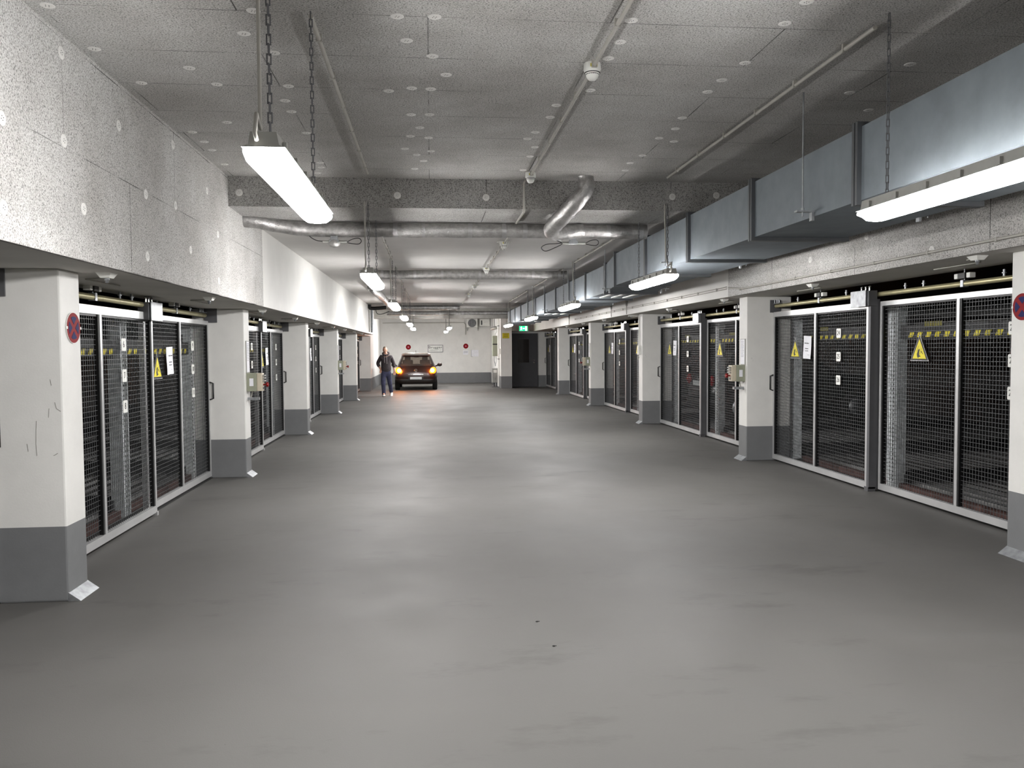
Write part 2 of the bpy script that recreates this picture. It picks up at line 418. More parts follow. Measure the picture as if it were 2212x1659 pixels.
# ------------------------------------------------------------------ pillars
ORD = ['nearest', 'second', 'third', 'fourth', 'fifth', 'sixth']
def pillar(side, y0, i):
    x0, x1 = (-3.05, XL) if side == 'L' else (XR, 5.2)
    z = ZL if side == 'L' else ZR
    x = (x0+x1)/2
    nm = 'opposite the duct' if side == 'L' else 'on the duct side'
    t = thing('concrete_pillar', '', 'pillar', T(x, y0+.15, 0))
    if i < 0: t['label'] = 'white pillar with grey base behind the camera, %s' % nm
    elif side == 'L': t['label'] = ['large white pillar with scuffs and a round no-stopping sign, opposite the duct', 'second white pillar from the camera opposite the duct, control box on its side', 'third white pillar from the camera opposite the duct, plain sides', 'fourth white pillar from the camera opposite the duct, small control box', 'fifth white pillar opposite the duct, the one before the walking person'][i]
    else: t['label'] = ['white pillar cut by the picture edge, duct side, round no-stopping sign on it', 'white pillar on the duct side between plates 24-26 and a red-knobbed control box', 'third white pillar on the duct side, pale conduit running down it', 'fourth white pillar on the duct side, beige box on it', 'white pillar on the duct side next to the dark door'][i]
    w = (x1-x0)/2
    MB().cbox((0, 0, z/2), (2*w, .3, z), .012).build('shaft', M['paint'], t)
    s = 1 if side == 'L' else -1
    fx = s*w
    poly = [(fx-s*.005, 0.), (fx+s*.075, 0.), (fx-s*.005, .06)]
    vs = [(px, py, pz) for py in (-.15, .15) for px, pz in poly]
    fs = [(0, 1, 2), (5, 4, 3), (0, 3, 4, 1), (1, 4, 5, 2), (2, 5, 3, 0)]
    MB().add(vs, fs, False).build('floor_cove', M['galv'], t)
    return t
for side, ys in (('L', PLY), ('R', PRY)):
    for i, y in enumerate(ys):
        t = pillar(side, y, i-1)
        if side == 'L' and i == 1:
            for pts in (((-.31, 1.23), (-.325, 1.17), (-.335, 1.08), (-.325, 1.0)), ((.02, 1.0), (.06, 1.005), (.11, 1.015)), ((-.52, 1.08), (-.50, 1.03)), ((.08, 1.35), (.11, 1.31), (.15, 1.30), (.2, 1.29)), ((.0, 1.5), (.02, 1.46)), ((-.04, 1.31), (-.06, 1.25))):
                MB().tube([(.25+px*.3, -.1505, pz-.03) for px, pz in pts], .0018, 4).build('scuff_mark', M['scuff'], t)

# ------------------------------------------------------------------ sliding gates
def wiremesh(w, h, cx, name, parent):
    m = MB(); st = .042; r = .0021
    n = int(w/st)
    for k in range(1, n):
        x = cx-w/2+k*w/n; m.box(x-r, x+r, .1, .1+h, -.016, -.012)
    n = int(h/st)
    for k in range(1, n):
        y = .1+k*h/n; m.box(cx-w/2, cx+w/2, y-r, y+r, -.012, -.008)
    return m.build(name, M['wire'], parent)
_leaf = {}
def leaf(side, w, h, kind, Mx, label, group):
    key = (side, round(w, 2), h, kind)
    if key in _leaf: return copy_tree(_leaf[key], Mx, label, group)
    t = thing('sliding_gate', label, 'gate', None, group)
    s = 1 if side == 'L' else -1       # which local x side is far from the camera
    top = .07 if kind == 'front' else .05
    f = MB().box(-w/2, w/2, .03, .1, -.03, .02).box(-w/2, w/2, h-top, h, -.03, .02)
    f.box(-w/2, -w/2+.038, .1, h-top, -.03, .02).box(w/2-.038, w/2, .1, h-top, -.03, .02)
    f.build('frame', M['alu'], t)
    MB().box(-.02, .02, .1, h-top, -.03, .02).build('mullion', M['alu'], t)
    pw = w/2-.058
    for sg in (-1, 1):
        cx = sg*(pw/2+.02)
        e = MB()
        e.box(cx-pw/2+.0005, cx-pw/2+.022, .1, h-top, -.029, .012).box(cx+pw/2-.022, cx+pw/2-.0005, .1, h-top, -.029, .012)
        e.box(cx-pw/2+.022, cx+pw/2-.022, h-top-.018, h-top, -.029, .004)
        e.build('edge_seal', M['black'], t)
        wiremesh(pw-.03, h-top-.1, cx, 'wire_mesh', t)
    if kind in ('front', 'back'):
        far = (kind == 'back') == (side == 'L')
        if far:     # this leaf touches the pillar farther away: black bow handle
            hx = s*(w/2-.012)
            MB().tube([(hx, 1.02, .02), (hx, 1.035, .065), (hx, 1.23, .065), (hx, 1.245, .02)], .0095, 8).build('handle', M['black'], t)
        if kind == 'front':
            ex = s*w/2 if side == 'L' else w/2
            e = MB()
            if side == 'R': e.box(ex, ex+.05, .03, h+.03, -.09, .02).box(ex-.03, ex+.05, 0., .05, -.06, .03)
            else: e.box(ex-.03, ex+.01, 0., .04, -.06, .03)
            e.build('end_post' if side == 'R' else 'guide_foot', M['darkgrey'] if side == 'R' else M['alu'], t)
    _leaf[key] = t
    t.matrix_basis = Mx
    return t

def numplate(side, x, y, z, n, where):
    t = thing('bay_number_plate', 'white plate numbered %d %s' % (n, where), 'number plate', FR(side, x, y, z), 'white bay number plates on the gates')
    pts = []
    for cx, cy, a0 in ((.04, .045, 0), (-.04, .045, 90), (-.04, -.045, 180), (.04, -.045, 270)):
        for a in (0, 45, 90):
            q = math.radians(a0+a); pts.append((cx+.012*math.cos(q), cy+.012*math.sin(q)))
    MB().prism(pts, -.002, .002).build('plate', M['white_pl'], t)
    text('digits', str(n), .082, M['ink'], t, 0, .001, .003, .85)
def triangle(side, x, y, z, where):
    t = thing('warning_sign', 'yellow triangular warning sign %s' % where, 'warning sign', FR(side, x, y, z), 'yellow triangular warning signs on the gates')
    def tri(a, cy=0.): return [(0, a*.5774+cy), (-a/2, -a*.2887+cy), (a/2, -a*.2887+cy)]
    MB().prism(tri(.315), -.002, .001).build('edge', M['alu'], t)
    MB().prism(tri(.30), .001, .0025).build('border', M['ink'], t)
    MB().prism(tri(.235), .0025, .0035).build('panel', M['yellow'], t)
    m = MB()
    palm = [(-.035, -.045), (-.02, -.062), (-.003, -.05), (.02, -.046), (.022, -.038), (.003, -.035), (-.002, -.01), (.0, .0), (-.03, .0), (-.04, -.02)]
    m.prism(palm, .0035, .0045)
    for k, (x0, l) in enumerate(((-.027, .024), (-.019, .034), (-.011, .034), (-.003, .026))):
        dx = l*.38; m.prism([(x0-.003, -.001), (x0+.003, -.001), (x0+.003+dx, l), (x0-.003+dx, l)], .0035, .0045)
    for x0, y0, x1, y1 in ((.012, -.02, .034, .04), (-.046, .006, -.014, .062)):
        m.prism([(x0, y0), (x0+.003, y0), (x1+.003, y1), (x1, y1)], .0035, .0045)
    m.prism([(.032, .006), (.036, .01), (.062, -.018), (.058, -.022)], .0035, .0045)
    m.prism([(.03, .012), (.048, .008), (.034, -.008)], .0035, .0045)
    m.build('pictogram', M['ink'], t)
def notice(side, x, y, z, where, tilt=0.):
    t = thing('notice_sheet', 'white laminated notice sheet %s' % where, 'notice', FR(side, x, y, z) @ Matrix.Rotation(tilt, 4, 'Z'), 'laminated notices on the gates')
    vs = []; n = 8
    for j in range(n+1):
        for i in range(n+1):
            u, v = i/n-.5, j/n-.5
            vs.append((u*.215, v*.30, .004+.006*math.sin(u*7+v*4)*(.5-v)))
    k = len(vs)
    vs += [(a, b_, c-.0012) for a, b_, c in vs]
    fs = [(j*(n+1)+i, j*(n+1)+i+1, (j+1)*(n+1)+i+1, (j+1)*(n+1)+i) for j in range(n) for i in range(n)]
    fs += [tuple(q+k for q in f[::-1]) for f in fs]
    MB().add(vs, fs, True).build('sheet', M['paper'], t)
    text('heading', 'Bitte beachten', .021, M['ink'], t, 0, .055, .0135)
    text('line', 'Einfahrtshöhe', .017, M['ink'], t, 0, -.015, .012)
    text('line', 'max. 1,50 m', .017, M['ink'], t, 0, -.045, .012)
    MB().box(.02, .075, -.098, -.095, .009, .010).build('line', M['greyink'], t)

def hazard(parent, side, L, z0, z1):
    m = MB(); w = .155; n = int(L/w)
    for k in range(n):
        x = -L/2+k*w+.02; m.prism([(x, z0), (x+.085, z0), (x+.115, z1), (x+.03, z1)], 0, .002)
    m.build('hazard_stripes', M['yellow'], parent)

def track(side, Y0, Y1, x, z, ybox, label):
    s = 1 if side == 'L' else -1
    t = thing('gate_track', label, 'track', T(x, (Y0+Y1)/2, z))
    L = Y1-Y0; mid = (ybox-(Y0+Y1)/2)
    fr, bk = s*.02, -s*.07
    near_x, far_x = (fr, bk) if side == 'L' else (bk, fr)
    MB().cyl((near_x, -L/2+.01, 0), (near_x, mid, 0), .026, 12).build('rail_tube', M['rail'], t)
    MB().cyl((far_x, mid, 0), (far_x, L/2-.05, 0), .026, 12).build('rail_tube', M['rail'], t)
    for fy in (-.26, .24):
        y = fy*L; xx = near_x if fy < 0 else far_x
        m = MB().box(xx-.03, xx+.03, y-.02, y+.02, -.03, .035)
        m.cyl((xx, y, .03), (xx, y, (ZL if side == 'L' else ZR)-z+.02), .006, 6)
        hg = m.build('hanger', M['galv'], t)
        for dy in (-.09, .09): MB().cbox((xx, y+dy, .075), (.06, .05, .05), .006).build('roller_block', M['white_pl'], hg)
        MB().cbox((xx, y, .075), (.07, .1, .06), .006).build('carriage', M['black'], hg)
    for k, y in enumerate((-L*.36, -L*.14, -L*.08, L*.12, L*.36)):
        xx = near_x if y < mid else far_x
        MB().cyl((xx, y, .02), (xx, y, .085), .011, 8).cyl((xx, y, .05), (xx, y, .06), .02, 8).build('bolt', M['galv'], t)
    m = MB().box(-.09, .07, L/2-.012, L/2, -.09, .09)
    m.build('end_plate', M['darkgrey'], t)
    m = MB()
    for dy in (-.05, -.13, -.2): m.cyl((far_x-.02, L/2+dy, .04), (far_x-.02, L/2+dy, .085), .012, 8)
    m.box(far_x-.03, far_x+.02, L/2-.22, L/2-.01, .03, .04); m.build('stop_bracket', M['galv'], t)
    return t
def drivebox(side, y, x, z, label):
    s = 1 if side == 'L' else -1
    t = thing('drive_box', label, 'drive box', T(x, y, z))
    MB().box(-.04, .06, -.17, .17, -.0, .17).build('body', M['darkgrey'], t)
    MB().cbox((s*.064+(.01 if s > 0 else .01), .02 if s > 0 else .03, .085), (.012, .33, .185), .004).build('cover', M['galv'], t)
    for yy in (-.1, -.02, .07): MB().cyl((.01, yy, .17), (.01, yy, .21), .012, 8).ball((.01, yy, .215), .016, 8).build('bolt', M['chrome'], t)
    return t

def lift(side, Y0, Y1, label):
    s = -1 if side == 'L' else 1
    xf = -3.0 if side == 'L' else 5.25     # front edge of the platforms
    L = Y1-Y0; c = (Y0+Y1)/2
    t = thing('parking_lift', label, 'parking lift', T(xf, c, 0))
    hz = -.125 if side == 'L' else 0.
    pc = .04 if side == 'L' else .18
    for nm, y, w in (('post', pc, .19), ('post', L/2+.1 if side == 'R' else L/2-.12, .12)):
        m = MB()
        x0, x1 = sorted((s*.02, s*.14)); m.box(x0, x1, y-w/2, y+w/2, .013, 2.02 if side == 'L' else 2.1)
        p = m.build(nm, M['post'], t)
        xx = s*.02; q = MB()
        for k in range(38):
            zz = .1+k*.05
            for dy in (-.03, .03):
                xa, xb = sorted((xx, xx-s*.002)); q.box(xa, xb, y+dy-.006, y+dy+.006, zz, zz+.022)
        q.build('slot_holes', M['black'], p)
    for k, (ya, yb) in enumerate(((-L/2+.12, pc-.13), (pc+.13, L/2-.2))):
        for z, nm in ((.03, 'lower_platform'), (1.82+hz, 'upper_platform')):
            m = MB(); n = 30; dep = 5.0
            prof = []
            for i in range(n):
                xa = .1+i*dep/n; prof += [(xa, 0), (xa+.05, .0), (xa+.07, .035), (xa+.14, .035), (xa+.165, 0)]
            vs = []
            for yy in (ya, yb):
                for (px, pz) in prof: vs.append((s*(px), yy, z+pz+.05))
            N = len(prof); fs = [(i, i+1, N+i+1, N+i) for i in range(N-1)]
            m.add(vs, fs, False)
            p = m.build(nm, M['deck'], t)
            e = MB()
            for yy in (ya, yb-.06):
                xa, xb = sorted((s*.1, s*(.1+dep))); MB().box(xa, xb, yy, yy+.06, z, z+.16).build('side_beam', M['liftdark'], p)
            xa, xb = sorted((s*.04, s*.1))
            e = MB().box(xa, xb, ya, yb, z-.015 if z < 1 else z-.09, z+.06); e.build('front_beam', M['rust'] if z < 1 else M['liftdark'], p)
    for k in (0, 1):
        ya, yb = ((-L/2+.12, pc-.13), (pc+.13, L/2-.2))[k]
        m = MB(); w = .155; n = int((yb-ya)/w); xx = s*.038
        for i in range(n):
            y = ya+.02+i*w
            q = [(y, 1.745+hz), (y+.08, 1.745+hz), (y+.11, 1.80+hz), (y+.03, 1.80+hz)] if side == 'L' else [(y+.03, 1.745), (y+.11, 1.745), (y+.08, 1.80), (y, 1.80)]
            vs = [(xx, a, c_) for a, c_ in q]+[(xx-s*.002, a, c_) for a, c_ in q]
            m.add(vs, [(0, 1, 2, 3), (7, 6, 5, 4), (0, 4, 5, 1), (1, 5, 6, 2), (2, 6, 7, 3), (3, 7, 4, 0)], False)
        m.build('hazard_tape', M['yellow'], t)
        if side == 'R': MB().box(.03, .034, yb-.75, yb-.45, 1.86, 1.91).build('platform_label', M['dimyellow'], t)
    return t

HL, HR = 2.03, 2.15
Lb = [(PLY[i]+.305, (PLY[i+1] if i < 5 else 32.86)-.005) for i in range(6)]
Rb = [(PRY[i]+.305, (PRY[i+1] if i < 5 else 34.58)-.005) for i in range(6)]
NW = ['cut-off', 'first full', 'second full', 'third full', 'fourth full', 'last']
def bayname(side, i): return '%s bay %s' % (NW[i], 'opposite the duct' if side == 'L' else 'on the duct side')
for i, (Y0, Y1) in enumerate(Lb):
    mid = (Y0+Y1)/2; bn = bayname('L', i)
    leaf('L', mid+.1-Y0, HL, 'front', FR('L', -2.78, (Y0+mid+.1)/2, 0), 'silver-framed mesh gate, nearer one in the ' + bn, 'wire mesh sliding gates')
    leaf('L', Y1-mid-.08, HL, 'back', FR('L', -2.86, (Y1+mid+.08)/2, 0), 'silver-framed mesh gate with black handle, farther in the ' + bn, 'wire mesh sliding gates')
    track('L', Y0, Y1, -2.80, 2.10, mid, 'yellowish rail tube above the gates of the ' + bn)
    drivebox('L', mid+.03, -2.775, 1.955, 'silver drive box on the gate rail of the ' + bn)
    if i: lift('L', Y0, Y1, 'steel car lift with corrugated platforms in the ' + bn)
    if not i: continue
    n0 = 6*i
    for k in range(3):
        numplate('L', -2.765, Y1-3.12, 1.71-.28*k, n0+k, 'on the nearer gate, ' + bn)
        numplate('L', -2.845, Y1-.71, 1.71-.28*k, n0+3+k, 'on the farther gate, ' + bn)
    triangle('L', -2.84, Y1-2.0, 1.45, 'on the farther gate, ' + bn)
    notice('L', -2.845, Y1-1.58, 1.545, 'beside the warning triangle, ' + bn, .03)
for i, (Y0, Y1) in enumerate(Rb):
    mid = (Y0+Y1)/2; bn = bayname('R', i)
    leaf('R', mid-Y0+.04, HR, 'back', FR('R', 5.05, (Y0+mid+.04)/2, 0), 'silver-framed mesh gate, nearer one in the ' + bn, 'wire mesh sliding gates')
    leaf('R', Y1-mid-.11, HR, 'front', FR('R', 4.95, (Y1+mid+.11)/2, 0), 'silver-framed mesh gate with black handle, farther in the ' + bn, 'wire mesh sliding gates')
    track('R', Y0, Y1, 4.97, 2.235, mid+.1, 'yellowish rail tube above the gates of the ' + bn)
    drivebox('R', mid+.22, 4.94, 2.105, 'silver drive box on the gate rail of the ' + bn)
    if i: lift('R', Y0, Y1, 'steel car lift with corrugated platforms in the ' + bn)
    if not i: continue
    n0 = 30-6*i
    for k in range(3):
        if n0 > 0 or i < 5:
            numplate('R', 5.035, Y1-4.72, 1.80-.285*k, n0+3+k, 'on the nearer gate, ' + bn)
            numplate('R', 4.935, Y1-1.885, 1.81-.285*k, n0+k, 'on the farther gate, ' + bn)
    triangle('R', 5.03, Y1-3.38, 1.585, 'on the nearer gate, ' + bn)
    triangle('R', 4.93, Y1-.72, 1.585, 'on the farther gate, ' + bn)
    notice('R', 4.935, Y1-1.07, 1.64, 'beside the far warning triangle, ' + bn, -.04)

# yellow warning labels deep in the right hall
# ------------------------------------------------------------------ pillar signs and control boxes
def nostop(side, x, y, z, r, label):
    t = thing('no_stopping_sign', label, 'traffic sign', FR(side, x, y, z), 'round no-stopping signs on the pillars')
    def disc(r_, a, b_, n=40): return MB().lathe([(r_, a), (r_, b_)], n=n)
    disc(r, .003, .007).build('backing', M['white_pl'], t)
    disc(r*.965, .007, .009).build('red_face', M['red'], t)
    m = MB()
    for a0 in (0, 90, 180, 270):
        pts = []; ri = r*.73; h = .085*r*1.9
        for k in range(9):
            a = math.radians(a0-32+64*k/8); pts.append((ri*math.cos(a), ri*math.sin(a)))
        q = math.radians(a0); pts.append((h*1.35*math.cos(q), h*1.35*math.sin(q)))
        m.prism(pts, .009, .0105)
    m.build('blue_field', M['blue'], t)
    MB().cbox((-r*.98, 0, .008), (.014, .018, .01), .002).cbox((r*.98, 0, .008), (.014, .018, .01), .002).build('clip', M['white_pl'], t)
nostop('L', XL, 5.735, 1.81, .105, 'whole round blue and red no-stopping sign on the scuffed pillar opposite the duct')
nostop('R', XR, 5.83, 1.945, .108, 'round blue and red no-stopping sign cut by the picture edge, duct side')

def control(side, x, y, z, label, blabel, plain=False, hgt=.34):
    s = 1 if side == 'L' else -1
    t = thing('control_box', label, 'control box', FR(side, x, y, z))
    MB().cbox((0, -.0, .065), (.15, .24, .13), .008).build('housing', M['boxgrey'], t)
    f = MB().cbox((0, 0, .165), (.14, .235, .07), .01).build('front_panel', M['beige'], t)
    if not plain:
        m = MB()
        for k in range(3): m.cbox((0, .085-.035*k, .215), (.09, .02, .03), .005)
        m.build('push_button', M['lampgrey'], f)
        MB().lathe([(.012, .2), (.012, .235), (.032, .24), (.034, .255), (.024, .27)], (0, -.035, 0)).build('emergency_stop', M['redbtn'], f)
        MB().cbox((0, -.08, .203), (.05, .03, .01), .003).build('key_switch', M['darkgrey'], f)
    # label faces the camera on the housing end
    e = s
    MB().box(*(sorted((-e*.0755, -e*.077))), -.05, .05, .04, .09).build('sticker', M['paper'], t)
    MB().tube([(0, -.12, .06), (.0, -.16, .05), (s*.02, -.21, .03)], .009).build('cable', M['conduit'], t)
    MB().box(-.03, .03, -.235, -.2, 0, .15).build('bracket', M['galv'], t)
    t2 = thing('instruction_board', blabel, 'sign', FR(side, x, y, z+.12))
    MB().box(-.085, .085, 0, hgt, 0, .012).build('board', M['lampgrey'], t2)
    MB().box(-.075, .075, .012, hgt-.01, .012, .0135).build('sheet', M['paper'], t2)
    m = MB()
    for k in range(11): m.box(-.055, .055-(k % 3)*.012, hgt-.04-k*.022, hgt-.035-k*.022, .0135, .0142)
    m.build('print', M['greyink'], t2)
control('L', XL, 10.93, 1.235, 'grey-green control box with buttons and red knob on the second pillar opposite the duct', 'pale instruction board above the control box on the second pillar opposite the duct', hgt=.42)
control('R', XR, 11.44, 1.27, 'grey-green control box with red emergency knob on the second pillar on the duct side', 'pale instruction board above the control box on the second pillar on the duct side', hgt=.38)
control('L', XL, 21.4, 1.25, 'small control box with red knob on the fourth pillar opposite the duct', 'narrow instruction board on the fourth pillar opposite the duct', hgt=.40)
control('R', XR, 22.97, 1.27, 'beige control box on the fourth pillar on the duct side', 'narrow instruction board on the fourth pillar on the duct side', hgt=.40)
# box and conduit on third right pillar
t = thing('junction_box', 'pale junction box with cable loop on the third pillar on the duct side', 'junction box', FR('R', XR, 17.28, 1.6))
MB().cbox((0, 0, .03), (.10, .2, .06), .01).build('housing', M['white_pl'], t)
MB().tube([(-.02, -.1, .03), (-.03, -.16, .05), (.0, -.2, .05), (.03, -.15, .04)], .008).build('cable', M['conduit'], t)
b = MB().tube([(XR-.02, 17.33, 1.7), (XR-.02, 17.33, ZR-.03), (BR-.0, 17.33, ZR-.03)], .016)
tag(b.world('pillar_conduit', M['white_pl']), 'pale vertical conduit on the third pillar on the duct side', 'conduit')

# ------------------------------------------------------------------ lamps
LEN = 1.48
def linkchain(m, x, y, z0, z1):
    n = int((z1-z0)/.036)
    for k in range(n):
        z = z0+(k+.5)*(z1-z0)/n; h = .021; w = .0075
        if k % 2: pts = [(x, y-w, z-h), (x, y-w, z+h), (x, y+w, z+h), (x, y+w, z-h)]
        else: pts = [(x-w, y, z-h), (x-w, y, z+h), (x+w, y, z+h), (x+w, y, z-h)]
        m.tube(pts, .0032, 4, closed=True)
def lamp(x, y0, zc, label, on=True, z0=2.395):
    """hanging tube luminaire with its near end at y0"""
    t = thing('hanging_lamp', label, 'lamp', T(x, y0, z0), 'tube lamps hanging along the aisle')
    n = MB()
    def ring(wt, wb, a, b_, ya, yb):
        vs = [(-wt, ya, b_), (wt, ya, b_), (wb, ya, a), (-wb, ya, a), (-wt, yb, b_), (wt, yb, b_), (wb, yb, a), (-wb, yb, a)]
        return vs, [(0, 1, 2, 3), (7, 6, 5, 4), (4, 5, 1, 0), (1, 5, 6, 2), (2, 6, 7, 3), (3, 7, 4, 0)]
    vs, fs = ring(.048, .058, .010, .066, .0, LEN); n.add(vs, fs, False)
    vs, fs = ring(.060, .080, .008, .016, -.008, LEN+.008); n.add(vs, fs, False)
    n.build('housing', M['lampgrey'], t)
    d_ = MB()
    sec = [(-.062, .010), (-.075, -.004), (-.074, -.032), (-.048, -.050), (0, -.055), (.048, -.050), (.074, -.032), (.075, -.004), (.062, .010)]
    N = len(sec); vs = []
    for yy, k in ((-.004, 1.), (.04, 1.)) if 0 else ((-.004, .0), (.05, 1.), (LEN-.05, 1.), (LEN+.004, .0)):
        for px, pz in sec: vs.append((px, yy, pz if k == 1 or pz > -.01 else -.004+(pz+.004)*.3))
    fs = []
    for j in range(3):
        for i in range(N-1): fs.append((j*N+i, (j+1)*N+i, (j+1)*N+i+1, j*N+i+1))
    fs += [tuple(range(N)), tuple(range(3*N, 4*N))[::-1]]
    d_.add(vs, fs, True)
    d_.build('diffuser', M['lamp_on'] if on else M['lamp_off'], t)
    for k in range(6):
        yy = .1+k*(LEN-.2)/5
        for sg in (-1, 1):
            key = 'clip%d' % sg
            if key not in _leaf: _leaf[key] = MB().box(min(sg*.054, sg*.069), max(sg*.054, sg*.069), -.012, .012, .016, .05).mesh('clip', [M['lampgrey']])
            o = D.objects.new('clip', _leaf[key]); COL.objects.link(o); o.parent = t; o.location = (0, yy, 0)
    for yy in (.14, LEN-.17):
        m = MB(); linkchain(m, .0, yy, .062, zc-z0); m.build('chain', M['darkgrey'], t)
    MB().tube([(-.02, -.02, .03), (-.02, -.05, .05), (-.015, -.04, .12), (-.02, .05, .09), (-.03, .1, .2), (-.035, .13, zc-z0)], .008).build('cable', M['conduit'], t)
    return t
LY = [3.12, 8.15, 13.3, 18.45, 23.6]
RY = [2.88, 8.13, 13.6, 19.1, 25.0]
nl = ['first tube lamp, on chains below the rough ceiling, row away from the duct', 'second tube lamp, behind the cross beam, row away from the duct', 'third tube lamp from the camera, row away from the duct', 'fourth tube lamp from the camera, row away from the duct', 'fifth tube lamp from the camera, row away from the duct']
nr = ['first tube lamp beside the duct, long and cut by the picture edge', 'second tube lamp beside the duct, with a looped cable on its end', 'third tube lamp from the camera, row beside the duct', 'fourth tube lamp from the camera, row beside the duct', 'fifth and smallest lit tube lamp beside the duct, near the dark door']
for y, l in zip(LY, nl): lamp(-.61, y, (ZC if y < 8 else ZW)-.01, l)
for y, l in zip(RY, nr): lamp(2.46, y, (ZC if y < 8 else ZW)-.01, l)
lamp(2.46, 31.0, 3.13, 'unlit tube lamp hanging before the pipe bundle at the door corner', False, 2.45)
lamp(.66, 28.2, 3.13, 'lit lamp hanging alone between the rows, before the beam at the far end', True, 2.40)
lamp(.66, 34.2, 3.13, 'small lit lamp near the white end wall, above the lettered board', True, 2.41)
lamp(-.62, 28.9, 3.13, 'sixth tube lamp from the camera, row away from the duct', True, 2.40)
lamp(-.80, 35.6, 3.13, 'added lamp behind the sixth one, brightens the end wall above the parked car', True, 2.56)  # extra lamp added behind the sixth one to brighten the end wall
lamp(-.62, -2.1, ZC-.01, 'lamp behind the camera, row away from the duct, first one back'); lamp(-.62, -7.2, ZC-.01, 'lamp behind the camera, row away from the duct, second one back')
lamp(2.46, -2.2, ZC-.01, 'lamp behind the camera, row beside the duct, first one back'); lamp(2.46, -7.3, ZC-.01, 'lamp behind the camera, row beside the duct, second one back')

# ------------------------------------------------------------------ ceiling conduits, detectors, washers
def conduit(x, y0, y1, zc, label, r=.013):
    t = thing('cable_conduit', label, 'conduit', T(x, y0, zc))
    L = y1-y0
    MB().cyl((0, 0, -.03), (0, L, -.03), r, 10).build('tube', M['conduit'], t)
    n = max(2, int(L/.62)); cm = MB().box(-.017, .017, -.008, .008, -.045, 0).mesh('clip', [M['conduit']])
    for k in range(n):
        o = D.objects.new('clip', cm); COL.objects.link(o); o.parent = t; o.location = (0, (k+.5)*L/n, 0)
conduit(-.61, 4.43, 8.27, ZC, 'grey conduit on the rough ceiling running on from the first lamp, away from the duct')
conduit(2.46, 4.33, 8.27, ZC, 'grey conduit on the rough ceiling beside the metal duct')
conduit(1.03, -6, 8.5, ZC, 'grey conduit on the rough ceiling through the smoke detectors')
conduit(-.61, -.6, 3.1, ZC, 'grey conduit on the ceiling above the camera, away from the duct')
conduit(2.46, -.6, 3.1, ZC, 'grey conduit on the ceiling above the camera, beside the duct')
for a, y0, y1 in ((-.61, 9.65, 13.4), (-.61, 14.7, 18.6), (-.61, 19.85, 23.7)):
    conduit(a, y0, y1, ZW, 'white ceiling conduit, row away from the duct, starting %s' % {9.65: 'behind the first foil pipe', 14.7: 'before the second foil pipe', 19.85: 'farther back'}[y0])
for a, y0, y1 in ((2.46, 9.8, 13.7), (2.46, 15.0, 19.2), (2.46, 20.5, 25.1)):
    conduit(a, y0, y1, ZW, 'white ceiling conduit, row beside the duct, starting %s' % {9.8: 'behind the first foil pipe', 15.0: 'before the second foil pipe', 20.5: 'farther back'}[y0])
conduit(1.03, 9.6, 26.1, ZW, 'long conduit on the white ceiling through the guarded detectors')
def detector(x, y, zc, label, guard=False):
    t = thing('smoke_detector', label, 'smoke detector', T(x, y, zc-.04), 'smoke detectors on the middle conduit')
    MB().lathe([(.052, .04), (.055, .0), (.05, -.012), (.034, -.05), (.022, -.062), (.0, -.063)]).build('body', M['white_pl'], t)
    m = MB()
    for k in range(4): m.lathe([(.0505-.007*k, -.018-.0105*k), (.0485-.007*k, -.022-.0105*k)], n=20)
    m.build('vent_slot', M['ink'], t)
    MB().box(-.022, .022, -.056, -.054, .004, .024).build('sticker', M['yellow'], t)
    if guard:
        m = MB()
        for k in range(4):
            a = k*PI/2+PI/4; m.tube([(.1*math.cos(a), .1*math.sin(a), .04), (.02*math.cos(a), .02*math.sin(a), -.08)], .004, 5)
        m.tube([(.1*math.cos(a), .1*math.sin(a), .03) for a in [k*PI/6 for k in range(12)]], .004, 5, closed=True)
        m.build('wire_guard', M['white_pl'], t)
detector(1.03, 5.1, ZC, 'white smoke detector with yellow label on the rough ceiling')
detector(1.03, 8.27, ZC, 'white smoke detector just before the cross beam')
detector(1.03, 11.3, ZW, 'guarded smoke detector behind the first foil pipe', True)
detector(1.03, 14.9, ZW, 'guarded smoke detector just before the second foil pipe', True)
detector(1.03, 18.9, ZW, 'guarded smoke detector behind the second foil pipe', True)
detector(1.03, 21.8, ZW, 'last guarded smoke detector far back on the white ceiling', True)
b = MB().tube([(1.0, 8.5, ZC-.03), (1.0, 8.6, ZC-.04), (1.0, 8.605, 3.12), (1.0, 8.62, 3.10), (1.0, 9.4, 3.10)], .012, 8)
tag(b.world('detector_cable', M['conduit']), 'grey cable dropping over the face of the cross beam', 'cable')

